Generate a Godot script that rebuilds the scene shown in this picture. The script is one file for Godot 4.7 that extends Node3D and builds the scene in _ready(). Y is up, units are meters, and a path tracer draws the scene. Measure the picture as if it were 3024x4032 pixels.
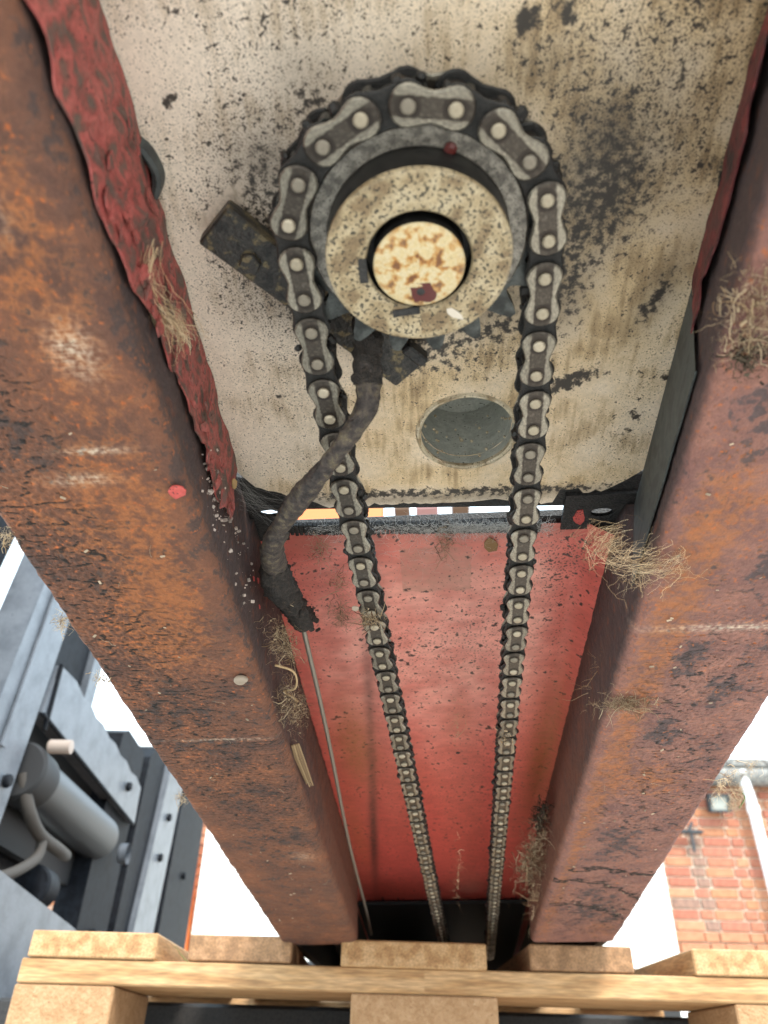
extends Node3D

# World: y up, metres, the camera at the origin. The machine is tilted a few degrees; its own axes are
# X across, Y away from the ground, Z along the beams (towards the camera), turned into the world by MX.
var MX := Transform3D(Basis(Vector3(.9968, .0194, .0777), Vector3(-.0114, .9948, -.1016), Vector3(-.0793, .1004, .9918)).orthonormalized(), Vector3.ZERO)
const GROUND := -0.190
var M := {}
var used := {}
var rng := RandomNumberGenerator.new()

# ------------------------------------------------------------------ bookkeeping
func numbered(n: String) -> String:
	if not used.has(n):
		used[n] = 0
		return n
	used[n] += 1
	return "%s_%03d" % [n, used[n]]

func tag(o: Node, label: String, category: String, group := "", kind := ""):
	o.set_meta("label", label)
	if category: o.set_meta("category", category)
	if group: o.set_meta("group", group)
	if kind: o.set_meta("kind", kind)

func thing(called: String, label: String, category: String, xf := Transform3D(), group := "") -> Node3D:
	var o := Node3D.new()
	o.name = numbered(called)
	add_child(o)
	o.transform = xf
	tag(o, label, category, group)
	return o

func part(called: String, mesh: Mesh, mat: Material, parent: Node, xf := Transform3D(), label := "") -> MeshInstance3D:
	var o := MeshInstance3D.new()
	o.name = called
	o.mesh = mesh
	o.material_override = mat
	parent.add_child(o, true)
	o.transform = xf
	if label: o.set_meta("label", label)
	return o

func single(called: String, mesh: Mesh, mat: Material, label: String, category: String, xf := Transform3D(), group := "", kind := "") -> MeshInstance3D:
	var o := MeshInstance3D.new()
	o.name = numbered(called)
	o.mesh = mesh
	o.material_override = mat
	add_child(o)
	o.transform = xf
	if label: tag(o, label, category, group, kind)
	elif kind: o.set_meta("kind", kind)
	return o

func mat(col: Color, rough := .6, metal := 0.0) -> StandardMaterial3D:   # col is a linear, real-world base colour
	var m := StandardMaterial3D.new()
	m.albedo_color = col.linear_to_srgb()
	m.roughness = rough
	m.metallic = metal
	return m

func mpos(x: float, y: float, s: float) -> Transform3D:      # a place on the machine
	return MX * Transform3D(Basis(), Vector3(x, y, -s))

# ------------------------------------------------------------------ mesh helpers
func stool() -> SurfaceTool:
	var st := SurfaceTool.new()
	st.begin(Mesh.PRIMITIVE_TRIANGLES)
	st.set_smooth_group(-1)
	return st

func done(st: SurfaceTool) -> ArrayMesh:
	st.generate_normals()
	return st.commit()

func tri(st: SurfaceTool, a: Vector3, b: Vector3, c: Vector3, ctr: Vector3):
	if (b - a).cross(c - a).dot(a + b + c - ctr * 3.0) > 0.0:
		var t := b
		b = c
		c = t
	st.add_vertex(a); st.add_vertex(b); st.add_vertex(c)

func quad(st: SurfaceTool, a: Vector3, b: Vector3, c: Vector3, d: Vector3, ctr: Vector3):
	tri(st, a, b, c, ctr)
	tri(st, a, c, d, ctr)

func box(st: SurfaceTool, c: Vector3, size: Vector3, bev := .001, bs := Basis()):
	var h := size / 2.0
	var b: float = minf(bev, minf(h.x, minf(h.y, h.z)) * .9)
	var ax := [Vector3(1, 0, 0), Vector3(0, 1, 0), Vector3(0, 0, 1)]
	for k in 3:
		var u: Vector3 = ax[(k + 1) % 3]
		var v: Vector3 = ax[(k + 2) % 3]
		var n: Vector3 = ax[k]
		for s: float in [-1.0, 1.0]:
			var f := n * (h * n).length() * s
			var hu := u * ((h * u).length() - b)
			var hv := v * ((h * v).length() - b)
			quad(st, c + bs * (f - hu - hv), c + bs * (f + hu - hv), c + bs * (f + hu + hv), c + bs * (f - hu + hv), c)
		# the bevels along axis k
		var hn := n * ((h * n).length() - b)
		for s: float in [-1.0, 1.0]:
			for t: float in [-1.0, 1.0]:
				var e1 := u * (h * u).length() * s + v * ((h * v).length() - b) * t
				var e2 := u * ((h * u).length() - b) * s + v * (h * v).length() * t
				quad(st, c + bs * (e1 - hn), c + bs * (e1 + hn), c + bs * (e2 + hn), c + bs * (e2 - hn), c)
	for sx in [-1.0, 1.0]:
		for sy in [-1.0, 1.0]:
			for sz in [-1.0, 1.0]:
				var s3 := Vector3(sx, sy, sz)
				var q := h - Vector3(b, b, b)
				tri(st, c + bs * (Vector3(h.x, q.y, q.z) * s3), c + bs * (Vector3(q.x, h.y, q.z) * s3), c + bs * (Vector3(q.x, q.y, h.z) * s3), c)

func boxmesh(c: Vector3, size: Vector3, bev := .001, bs := Basis()) -> ArrayMesh:
	var st := stool()
	box(st, c, size, bev, bs)
	return done(st)

func tube(st: SurfaceTool, pts: PackedVector3Array, rad: PackedFloat32Array, sides := 8, lobes := 0, twist := 0.0, rough := 0.0, noise: FastNoiseLite = null):
	# a swept round bar; lobes and twist make a rope, rough and noise make it lumpy
	var n := pts.size()
	var up := Vector3(.31, .87, .38).normalized()
	var rings := []
	for i in n:
		var t: Vector3 = (pts[mini(i + 1, n - 1)] - pts[maxi(i - 1, 0)]).normalized()
		var u := t.cross(up)
		if u.length() < .05: u = t.cross(Vector3(1, 0, 0))
		u = u.normalized()
		up = u.cross(t).normalized()
		var ring := PackedVector3Array()
		for k in sides:
			var a := TAU * k / sides
			var r := rad[mini(i, rad.size() - 1)]
			if lobes: r *= 1.0 + .3 * absf(cos((a * lobes) / 2.0 + twist * i)) - .2
			var d := u * cos(a) + up * sin(a)
			if noise: r *= 1.0 + rough * noise.get_noise_3dv(pts[i] + d * r)
			ring.append(pts[i] + d * r)
		rings.append(ring)
	st.set_smooth_group(0)
	for i in n - 1:
		for k in sides:
			var j := (k + 1) % sides
			var a: Vector3 = rings[i][k]
			var b: Vector3 = rings[i][j]
			var c: Vector3 = rings[i + 1][j]
			var d: Vector3 = rings[i + 1][k]
			st.add_vertex(a); st.add_vertex(c); st.add_vertex(b)
			st.add_vertex(a); st.add_vertex(d); st.add_vertex(c)
	st.set_smooth_group(-1)
	for e in [0, n - 1]:
		for k in range(1, sides - 1):
			tri(st, rings[e][0], rings[e][k], rings[e][k + 1], pts[1] if e == 0 else pts[n - 2])

func lathe(st: SurfaceTool, prof: PackedVector2Array, sides := 48, c := Vector3.ZERO, bs := Basis(), jit := 0.0):
	# prof: (radius, height along local y); sharp between rows
	for i in prof.size() - 1:
		for k in sides:
			var a0 := TAU * k / sides
			var a1 := TAU * (k + 1) / sides
			var p0 := prof[i]
			var p1 := prof[i + 1]
			var j0 := 1.0 + jit * sin(a0 * 5.0 + i) * cos(a0 * 3.0)
			var j1 := 1.0 + jit * sin(a1 * 5.0 + i) * cos(a1 * 3.0)
			var va := c + bs * Vector3(cos(a0) * p0.x * j0, p0.y, sin(a0) * p0.x * j0)
			var vb := c + bs * Vector3(cos(a1) * p0.x * j1, p0.y, sin(a1) * p0.x * j1)
			var vc := c + bs * Vector3(cos(a1) * p1.x * j1, p1.y, sin(a1) * p1.x * j1)
			var vd := c + bs * Vector3(cos(a0) * p1.x * j0, p1.y, sin(a0) * p1.x * j0)
			st.set_smooth_group(i + 1)
			st.add_vertex(va); st.add_vertex(vb); st.add_vertex(vc)
			st.add_vertex(va); st.add_vertex(vc); st.add_vertex(vd)
	st.set_smooth_group(-1)

func prism(st: SurfaceTool, poly: PackedVector2Array, fa: Callable, fb: Callable):
	# a polygon given a near face and a far face
	var idx := Geometry2D.triangulate_polygon(poly)
	for i in range(0, idx.size(), 3):
		var p := [poly[idx[i]], poly[idx[i + 1]], poly[idx[i + 2]]]
		tri(st, fa.call(p[0]), fa.call(p[1]), fa.call(p[2]), fb.call((p[0] + p[1] + p[2]) / 3.0))
		tri(st, fb.call(p[0]), fb.call(p[1]), fb.call(p[2]), fa.call((p[0] + p[1] + p[2]) / 3.0))
	var n := poly.size()
	var ccw := not Geometry2D.is_polygon_clockwise(poly)
	for i in n:
		var a := poly[i]
		var b := poly[(i + 1) % n]
		var nrm := Vector2(b.y - a.y, a.x - b.x) * (1.0 if ccw else -1.0)
		var inside: Vector2 = (a + b) / 2.0 - nrm.normalized() * 1e-4
		quad(st, fa.call(a), fa.call(b), fb.call(b), fb.call(a), (fa.call(inside) + fb.call(inside)) / 2.0)

# ------------------------------------------------------------------ textures
func nz(w: int, h: int, aspect: float, freq: float, sd: int, oct := 4, type := FastNoiseLite.TYPE_SIMPLEX_SMOOTH, ridged := false) -> PackedByteArray:
	var n := FastNoiseLite.new()
	n.seed = sd
	n.frequency = freq
	n.noise_type = type
	n.fractal_type = FastNoiseLite.FRACTAL_RIDGED if ridged else FastNoiseLite.FRACTAL_FBM
	n.fractal_octaves = oct
	var im := n.get_image(w, maxi(4, int(h * aspect)))
	if im.get_height() != h: im.resize(w, h, Image.INTERPOLATE_BILINEAR)
	im.convert(Image.FORMAT_L8)
	return im.get_data()

func spots(w: int, h: int, x0: float, y0: float, x1: float, y1: float, list: Array) -> PackedByteArray:
	# soft elliptical patches given in metres [x, y, rx, ry, degrees, strength], as a map of w x h
	var lw := 96
	var lh := int(96.0 * (y1 - y0) / (x1 - x0))
	lh = clampi(lh, 16, 400)
	var b := PackedByteArray()
	b.resize(lw * lh)
	for j in lh:
		for i in lw:
			var p := Vector2(x0 + (x1 - x0) * (i + .5) / lw, y0 + (y1 - y0) * (j + .5) / lh)
			var v := 0.0
			for e in list:
				var q: Vector2 = (p - Vector2(e[0], e[1])).rotated(-deg_to_rad(e[4]))
				var r: float = (q.x / e[2]) ** 2 + (q.y / e[3]) ** 2
				if r < 6.0: v += e[5] * exp(-r)
			b[j * lw + i] = clampi(int(v * 255.0), 0, 255)
	var im := Image.create_from_data(lw, lh, false, Image.FORMAT_L8, b)
	im.resize(w, h, Image.INTERPOLATE_CUBIC)
	return im.get_data()

func tex(w: int, h: int, rgb: PackedByteArray) -> ImageTexture:
	return ImageTexture.create_from_image(Image.create_from_data(w, h, false, Image.FORMAT_RGB8, rgb))

func grey(w: int, h: int, b: PackedByteArray) -> ImageTexture:
	return ImageTexture.create_from_image(Image.create_from_data(w, h, false, Image.FORMAT_L8, b))

func tone(w: int, h: int, cols: Array, freq: float, sd: int, speck := 0.0, fine := .3) -> ImageTexture:
	# a mottled colour map: cols are sRGB, blended by cloudy noise, with dark specks
	var a := nz(w, h, 1.0, freq, sd, 5)
	var b := nz(w, h, 1.0, freq * 6.0, sd + 7, 4)
	var g := Gradient.new()
	g.offsets = PackedFloat32Array()
	g.colors = PackedColorArray()
	var lut := []
	for i in 256:
		var t := clampf((i / 255.0 - .25) / .5, 0.0, 1.0) * (cols.size() - 1)
		var k := mini(int(t), cols.size() - 2)
		lut.append((cols[k] as Color).lerp(cols[k + 1], t - k))
	var out := PackedByteArray()
	out.resize(w * h * 3)
	for i in w * h:
		var c: Color = lut[a[i]]
		var f := 1.0 + fine * (b[i] / 255.0 - .5)
		if speck > 0.0 and b[i] > 255.0 * (1.0 - speck) - a[i] * .12: f *= .35
		out[i * 3] = clampi(int(c.r * f * 255.0), 0, 255)
		out[i * 3 + 1] = clampi(int(c.g * f * 255.0), 0, 255)
		out[i * 3 + 2] = clampi(int(c.b * f * 255.0), 0, 255)
	return tex(w, h, out)

func chip_texture() -> ImageTexture:
	var w := 512
	var n := FastNoiseLite.new()
	n.seed = 62
	n.noise_type = FastNoiseLite.TYPE_CELLULAR
	n.cellular_return_type = FastNoiseLite.RETURN_CELL_VALUE
	n.frequency = .045
	n.domain_warp_enabled = true
	n.domain_warp_amplitude = 26.0
	n.domain_warp_frequency = .03
	var im := n.get_image(w, w)
	im.convert(Image.FORMAT_L8)
	var a := im.get_data()
	n.seed = 63
	n.frequency = .11
	im = n.get_image(w, w)
	im.convert(Image.FORMAT_L8)
	var b := im.get_data()
	var c := nz(w, w, 1.0, .2, 64, 3)
	var out := PackedByteArray()
	out.resize(w * w * 3)
	for i in w * w:
		var v := .55 * a[i] / 255.0 + .3 * b[i] / 255.0 + .15 * c[i] / 255.0
		var col := Color8(146, 108, 72).lerp(Color8(184, 148, 112), clampf(v * 1.3 - .1, 0.0, 1.0))
		if a[i] > 236: col = Color8(190, 160, 128)
		if b[i] < 16: col = Color8(104, 72, 48)
		out[i * 3] = col.r8
		out[i * 3 + 1] = col.g8
		out[i * 3 + 2] = col.b8
	return tex(w, w, out)

func tmat(t: Texture2D, scale: Vector3, rough := .7, metal := 0.0, bump: Texture2D = null, depth := 0.0) -> StandardMaterial3D:
	var m := StandardMaterial3D.new()
	m.albedo_texture = t
	m.uv1_triplanar = true
	m.uv1_scale = scale
	m.roughness = rough
	m.metallic = metal
	if bump:
		m.heightmap_enabled = true
		m.heightmap_texture = bump
		m.heightmap_scale = depth
	return m

# ------------------------------------------------------------------ the plate's paint
const PX0 := -.115
const PX1 := .125
const PS0 := -.03
const PS1 := .285

func cream_texture() -> ImageTexture:
	var w := 1024
	var h := 1344
	var dens := spots(w, h, PX0, PS0, PX1, PS1, [[-.045, .115, .03, .03, 0, .62], [.03, .05, .09, .05, 0, .28], [-.05, .05, .05, .05, 0, .3], [.075, .10, .035, .05, 0, .72], [.055, .135, .02, .025, 0, .35],
		[-.06, .19, .04, .05, 20, .3], [.095, .2, .012, .06, 10, .36], [.085, .25, .02, .02, 0, .2], [-.07, .25, .03, .012, 0, .2], [0, .02, .1, .02, 0, .18], [-.02, .165, .05, .03, 20, .45], [.03, .19, .03, .015, 0, .3], [-.05, .145, .02, .02, 30, .5], [.07, .03, .04, .05, 0, .35]])
	var warm := spots(w, h, PX0, PS0, PX1, PS1, [[.08, .06, .07, .08, 0, .95], [.07, .14, .05, .05, 0, .9], [.06, .22, .06, .05, 0, .6], [.0, .2, .03, .03, 0, .8], [.02, .26, .1, .012, 0, .9], [-.02, .235, .02, .02, 0, .55], [0, .02, .06, .03, 0, .45], [-.06, .21, .03, .03, 0, .2]])
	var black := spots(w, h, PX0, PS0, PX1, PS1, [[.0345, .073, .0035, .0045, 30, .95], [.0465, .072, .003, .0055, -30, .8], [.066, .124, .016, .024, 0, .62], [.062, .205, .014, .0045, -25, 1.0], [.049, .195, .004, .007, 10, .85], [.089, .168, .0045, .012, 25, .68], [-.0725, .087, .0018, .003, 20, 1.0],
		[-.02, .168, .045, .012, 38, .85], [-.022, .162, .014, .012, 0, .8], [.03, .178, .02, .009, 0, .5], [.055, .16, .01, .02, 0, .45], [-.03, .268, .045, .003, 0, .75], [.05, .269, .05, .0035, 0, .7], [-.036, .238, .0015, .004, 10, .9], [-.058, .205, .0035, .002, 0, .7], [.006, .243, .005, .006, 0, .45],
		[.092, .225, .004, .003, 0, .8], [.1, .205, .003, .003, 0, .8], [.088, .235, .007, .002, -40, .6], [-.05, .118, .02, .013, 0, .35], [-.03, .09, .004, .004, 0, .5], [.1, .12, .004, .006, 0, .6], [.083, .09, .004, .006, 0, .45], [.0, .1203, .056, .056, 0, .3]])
	var clean := spots(w, h, PX0, PS0, PX1, PS1, [[-.0655, .1255, .012, .0032, -47, 1.6], [-.066, .125, .010, .003, -47, .8], [-.045, .2, .02, .03, 0, .35]])
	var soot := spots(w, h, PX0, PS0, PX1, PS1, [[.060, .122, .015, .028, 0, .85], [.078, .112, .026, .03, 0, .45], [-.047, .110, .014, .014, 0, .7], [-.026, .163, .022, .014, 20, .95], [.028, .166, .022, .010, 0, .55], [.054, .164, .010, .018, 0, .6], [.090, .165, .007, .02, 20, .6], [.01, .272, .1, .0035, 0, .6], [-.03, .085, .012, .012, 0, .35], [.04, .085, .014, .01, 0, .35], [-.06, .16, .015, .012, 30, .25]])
	var dust := nz(w, h, 1.0, .42, 21, 2)
	var hi := nz(w, h, 1.0, .19, 3, 3)
	var mid := nz(w, h, 1.0, .055, 5, 4)
	var lo := nz(w, h, 1.0, .008, 8, 5)
	var streak := nz(w, h, .12, .06, 12, 3)
	var fine := nz(w, h, 1.0, .3, 15, 2)
	var out := PackedByteArray()
	out.resize(w * h * 3)
	for i in w * h:
		var wv := warm[i] / 255.0
		var l := lo[i] / 255.0
		var m := mid[i] / 255.0
		var g := clampf(wv * (.35 + 1.1 * l), 0.0, 1.0)
		var r := lerpf(230, 212, g)
		var gg := lerpf(213, 184, g)
		var b := lerpf(196, 144, g)
		# brushed dirt and old brown film
		var d := dens[i] / 255.0
		var film := clampf((l * .6 + streak[i] / 255.0 * .5 - .55) * 2.2 * (wv * .8 + d * .5 + .18), 0.0, .75)
		r = lerpf(r, 132, film); gg = lerpf(gg, 106, film); b = lerpf(b, 74, film)
		var f := 1.0 + (fine[i] / 255.0 - .5) * .13 + (m - .5) * .12
		# black grease, broken up
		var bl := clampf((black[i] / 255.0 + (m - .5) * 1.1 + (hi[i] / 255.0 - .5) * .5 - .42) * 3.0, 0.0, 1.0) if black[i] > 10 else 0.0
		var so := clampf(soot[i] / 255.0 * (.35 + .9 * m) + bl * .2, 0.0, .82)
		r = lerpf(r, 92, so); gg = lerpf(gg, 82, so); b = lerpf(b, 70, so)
		# specks: a finer and a coarser set
		var t1 := .80 - .20 * d - .34 * (m - .5) - .12 * (l - .5)
		var s1 := clampf((hi[i] / 255.0 - t1) * 14.0, 0.0, 1.0)
		var t2 := .80 - .17 * d - .16 * (l - .5)
		var s2 := clampf((m * .8 + hi[i] / 255.0 * .2 - t2) * 16.0, 0.0, 1.0)
		var s0 := clampf((dust[i] / 255.0 - .78 + .16 * d + .12 * (l - .5)) * 7.0, 0.0, .75)
		var k := clampf(maxf(s0, maxf(maxf(s1 * (.62 + .3 * d), s2 * .9), bl * .9)), 0.0, 1.0)
		var cl := clean[i] / 255.0
		if cl > .3: k *= clampf(1.0 - (cl - .3) * 2.5, 0.0, 1.0)
		out[i * 3] = clampi(int(lerpf(r * f, 44, k)), 0, 255)
		out[i * 3 + 1] = clampi(int(lerpf(gg * f, 38, k)), 0, 255)
		out[i * 3 + 2] = clampi(int(lerpf(b * f, 34, k)), 0, 255)
	return tex(w, h, out)

func red_texture() -> ImageTexture:
	# u: X -.10 .. .11, v: s .295 .. .96
	var w := 640
	var h := 1600
	var asp := 1.27
	var hi := nz(w, h, asp, .16, 31, 3)
	var mid := nz(w, h, asp, .05, 32, 4)
	var lo := nz(w, h, asp, .009, 33, 5)
	var st := nz(w, h, 3.0, .02, 34, 3)
	var across := nz(w, h, 12.0, .008, 36, 3)
	var dust := spots(w, h, -.1, .295, .11, .96, [[.005, .335, .022, .022, 0, .8], [-.05, .31, .03, .01, 0, .6], [.03, .305, .06, .008, 0, .9], [-.06, .6, .014, .06, 0, .0]])
	var ochre := spots(w, h, -.1, .295, .11, .96, [[-.06, .56, .016, .07, 0, .7], [-.02, .62, .02, .05, 0, .12], [.085, .58, .012, .12, 0, .75], [-.075, .75, .01, .1, 0, .4], [.02, .52, .01, .03, 0, .15]])
	var fade := spots(w, h, -.1, .295, .11, .96, [[.02, .42, .05, .1, 0, .75], [-.055, .42, .03, .12, 0, .7], [.06, .4, .016, .12, 0, .7], [.01, .35, .05, .05, 0, .5], [.0, .5, .05, .12, 0, .4]])
	var seam := spots(w, h, -.1, .295, .11, .96, [[-.042, .46, .0035, .06, 3.4, .3], [-.05, .6, .0035, .12, 3.4, .45], [-.062, .78, .004, .12, 3.4, .8], [-.03, .36, .006, .09, 3.4, .25]])
	var spot2 := spots(w, h, -.1, .295, .11, .96, [[-.01, .42, .03, .05, 0, .5], [.03, .4, .02, .06, 0, .45], [.07, .36, .02, .08, 0, .5], [-.07, .36, .02, .05, 0, .4], [.05, .6, .03, .12, 0, .35], [0, .7, .08, .12, 0, .3], [.08, .33, .02, .02, 0, .5]])
	var out := PackedByteArray()
	out.resize(w * h * 3)
	for i in w * h:
		var x := i % w
		var y := i / w
		var X := -.1 + .21 * x / w
		var s := .295 + .665 * y / h
		var l := lo[i] / 255.0
		var m := mid[i] / 255.0
		var fd := clampf(fade[i] / 255.0 * (.6 + .8 * l), 0.0, 1.0)
		var r := lerpf(206, 232, fd)
		var g := lerpf(88, 156, fd)
		var b := lerpf(78, 142, fd)
		var f := .93 + .12 * l + .07 * (m - .5) + .12 * (st[i] / 255.0 - .5)
		r *= f; g *= f; b *= f
		var oc := clampf(ochre[i] / 255.0 * (.3 + m + hi[i] / 510.0 - .2), 0.0, .85)
		r = lerpf(r, 150, oc); g = lerpf(g, 92, oc); b = lerpf(b, 50, oc)
		# the patch where a label came off: dusty glue
		var du := dust[i] / 255.0 * (.25 + .6 * m)
		if X > -.014 and X < .0245 + .002 * (m - .5) and s > .318 and s < .357 + .004 * (m - .5): du = maxf(du, .2 + .62 * m)
		r = lerpf(r, 168, du); g = lerpf(g, 120, du); b = lerpf(b, 104, du)
		var sp := spot2[i] / 255.0
		var k := clampf((hi[i] / 255.0 - (.78 - .18 * sp)) * 12.0, 0.0, 1.0) * .8
		k = maxf(k, clampf((m * .75 + hi[i] / 1020.0 - (.755 - .14 * sp)) * 14.0, 0.0, 1.0) * .9)
		k = maxf(k, clampf((across[i] / 255.0 - .78) * 4.0 * sp, 0.0, .5) * clampf((s - .45) * 4.0, 0.0, 1.0))
		k = maxf(k, seam[i] / 255.0 * (.35 + .65 * m))
		k = maxf(k, clampf((lo[i] / 255.0 * .3 + m * .9 - .86 + .1 * sp) * 20.0, 0.0, .85))
		out[i * 3] = clampi(int(lerpf(r, 46, k)), 0, 255)
		out[i * 3 + 1] = clampi(int(lerpf(g, 34, k)), 0, 255)
		out[i * 3 + 2] = clampi(int(lerpf(b, 32, k)), 0, 255)
	return tex(w, h, out)

# beam paint: u across the unrolled profile (0 outer corner .. 1 top of inner wall), v along (s -.06 .. .90)
const BS0 := -.06
const BS1 := .90
const BW := .146

func rust_textures(right: bool) -> Array:
	var w := 512
	var h := 2048
	var asp := (BS1 - BS0) / h / (BW / w)
	var sd := 200 if right else 100
	var hi := nz(w, h, asp, .09, sd + 1, 4)
	var mid := nz(w, h, asp, .03, sd + 2, 5)
	var lo := nz(w, h, asp, .009, sd + 3, 5)
	var big := nz(w, h, asp, .0045, sd + 4, 4)
	var fine := nz(w, h, asp, .33, sd + 5, 2)
	var lay := nz(w, h, asp * 2.6, .014, sd + 6, 5, FastNoiseLite.TYPE_SIMPLEX_SMOOTH, true)
	var flow := nz(w, h, asp * 2.2, .012, sd + 9, 4)
	var scr := nz(w, h, asp * 30.0, .012, sd + 7, 3)
	var pale: PackedByteArray
	var orange: PackedByteArray
	var dark: PackedByteArray
	var scale: PackedByteArray
	if right:
		pale = spots(w, h, 0, BS0, BW, BS1, [[.03, .3, .05, .003, 0, .5]])
		orange = spots(w, h, 0, BS0, BW, BS1, [[.066, .28, .014, .09, 0, 1.0], [.068, .45, .01, .12, 0, .95], [.072, .62, .006, .15, 0, .8], [.04, .47, .022, .035, 20, 1.0], [.05, .22, .03, .03, 0, .5], [.02, .82, .02, .05, 0, .8], [.04, .7, .02, .06, 0, .45], [.075, .8, .01, .1, 0, .7]])
		dark = spots(w, h, 0, BS0, BW, BS1, [[.035, .25, .008, .02, 0, .9], [.05, .33, .008, .025, 0, 1.0], [.03, .36, .012, .02, 10, .9], [.048, .405, .01, .018, 0, 1.0], [.015, .3, .012, .04, 0, .6], [.04, .58, .02, .05, 0, .8], [.11, .3, .02, .5, 0, .45], [.035, .75, .03, .07, 10, .75], [.06, .17, .012, .03, 0, .8], [.02, .43, .02, .02, 0, .5]])
		scale = spots(w, h, 0, BS0, BW, BS1, [[.03, .5, .035, .1, 0, .55], [.04, .35, .03, .06, 0, .35], [.035, .76, .04, .07, 0, .8]])
	else:
		pale = spots(w, h, 0, BS0, BW, BS1, [[.058, .135, .007, .010, 0, .55], [.04, .19, .012, .003, 0, .5], [.05, .176, .012, .0016, 0, .7], [.045, .40, .03, .0016, 0, .5], [.05, .09, .006, .008, 0, .35], [.06, .6, .010, .012, 0, .3]])
		orange = spots(w, h, 0, BS0, BW, BS1, [[.055, .1, .02, .05, 0, .8], [.05, .2, .03, .05, 0, .8], [.05, .27, .018, .04, 0, 1.0], [.03, .29, .02, .03, 0, .7], [.035, .34, .03, .04, 0, .35], [.03, .45, .03, .03, 0, .5], [.062, .52, .012, .08, 0, .45], [.02, .22, .015, .03, 0, .4]])
		dark = spots(w, h, 0, BS0, BW, BS1, [[.02, .15, .02, .04, 0, .75], [.025, .36, .02, .03, 0, .8], [.02, .24, .02, .02, 0, .5], [.055, .36, .015, .03, 0, .4], [.03, .41, .03, .012, 0, .7], [.04, .47, .03, .03, 0, .5], [.05, .56, .03, .05, 0, .5], [.04, .68, .04, .1, 0, .25], [.085, .12, .012, .15, 0, .8], [.09, .3, .02, .12, 0, .6]])
		scale = spots(w, h, 0, BS0, BW, BS1, [[.015, .27, .018, .09, 0, .9], [.03, .35, .03, .06, 0, .9], [.035, .45, .035, .06, 0, .95], [.05, .55, .03, .08, 0, .45], [.015, .16, .02, .05, 0, .7]])
	var out := PackedByteArray()
	out.resize(w * h * 3)
	var hgt := PackedByteArray()
	hgt.resize(w * h)
	# the flaking layers near the far end of one beam: long ragged cracks, the shade of their depth painted black
	var cracks := [[.640, .004, .066, .022], [.668, .010, .076, .050], [.735, .008, .072, .055]]
	for i in w * h:
		var x := i % w
		var y := i / w
		var u := BW * x / w
		var s := BS0 + (BS1 - BS0) * y / h
		var H := hi[i] / 255.0
		var Mm := mid[i] / 255.0
		var L := lo[i] / 255.0
		var B := big[i] / 255.0
		var F := fine[i] / 255.0
		var R := lay[i] / 255.0
		var r: float
		var g: float
		var b: float
		if right:
			r = lerpf(156, 122, L); g = lerpf(108, 84, L); b = lerpf(93, 79, L)
		else:
			var LB := clampf(L * .5 + B * .7 - .1, 0.0, 1.0)
			r = lerpf(142, 88, LB); g = lerpf(88, 60, LB); b = lerpf(60, 52, LB)
		var o := clampf((orange[i] / 255.0 + (Mm - .5) * 1.3 + (H - .5) * .7 - .46) * (1.3 if right else 1.8), 0.0, 1.0) * (.72 if right else .75)
		r = lerpf(r, 160, o); g = lerpf(g, 96, o); b = lerpf(b, 54, o)
		var dk := clampf((dark[i] / 255.0 * (.9 if right else .86) + (Mm - .5) * 1.5 + (H - .5) * .8 + (L - .5) * .7 - .45) * 3.2, 0.0, 1.0) * .86
		r = lerpf(r, 66 if not right else 74, dk); g = lerpf(g, 52 if not right else 62, dk); b = lerpf(b, 50 if not right else 64, dk)
		# fresh orange specks
		var os := clampf((H - .64) * 6.0, 0.0, 1.0) * clampf((flow[i] / 255.0 - .4) * 3.0, 0.0, 1.0) * .8
		r = lerpf(r, 182, os); g = lerpf(g, 94, os); b = lerpf(b, 46, os)
		var f := .84 + .22 * F
		# scale layers: steps and pits
		var sc := clampf(scale[i] / 255.0 * (.45 + 1.2 * B), 0.0, 1.0)
		f += (.16 + .55 * sc) * (H - .5) + .22 * (Mm - .5)
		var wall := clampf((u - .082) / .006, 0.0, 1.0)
		var hh := .5 + (Mm - .5) * (.16 + .3 * sc) + (H - .5) * (.10 + .5 * sc) + (F - .5) * (.05 + .12 * sc)
		var pit := clampf((R - .76 + (H - .5) * .35 + (Mm - .5) * .3) * 9.0, 0.0, 1.0) * clampf(sc * 1.5 + .1 - wall, 0.0, 1.0)
		hh -= pit * .45
		f *= 1.0 - .72 * pit
		if right and s > .6 and s < .80:
			for c in cracks:
				var t: float = (u - c[1]) / (c[2] - c[1])
				if t > -.1 and t < 1.1:
					var line: float = c[0] + c[3] * (1.0 - t) * (1.0 - t) * .9 + .010 * (flow[i] / 255.0 - .5) * 2.0 + .012 * (Mm - .5)
					var dd := s - line
					if dd > -.0042 and dd < .0042:
						var kk := 1.0 - absf(dd) / .0042
						f *= 1.0 - .9 * kk
						hh -= .5 * kk
					if dd > 0 and dd < .03: hh += .22 * (1.0 - dd / .03)
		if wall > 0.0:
			# the inner wall, darker, with rust further along
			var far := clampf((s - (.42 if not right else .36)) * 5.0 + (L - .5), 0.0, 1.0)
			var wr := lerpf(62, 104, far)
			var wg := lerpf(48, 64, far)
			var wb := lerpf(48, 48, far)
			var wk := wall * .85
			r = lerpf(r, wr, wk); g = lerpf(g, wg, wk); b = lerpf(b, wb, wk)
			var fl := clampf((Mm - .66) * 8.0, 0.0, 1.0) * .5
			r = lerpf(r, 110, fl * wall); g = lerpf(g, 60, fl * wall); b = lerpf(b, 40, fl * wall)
		var pl := clampf(pale[i] / 255.0 * (scr[i] / 255.0 * .7 + H * 1.3 - .62) * 2.2, 0.0, .8)
		r = lerpf(r * f, 205, pl); g = lerpf(g * f, 190, pl); b = lerpf(b * f, 172, pl)
		out[i * 3] = clampi(int(r), 0, 255)
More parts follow.
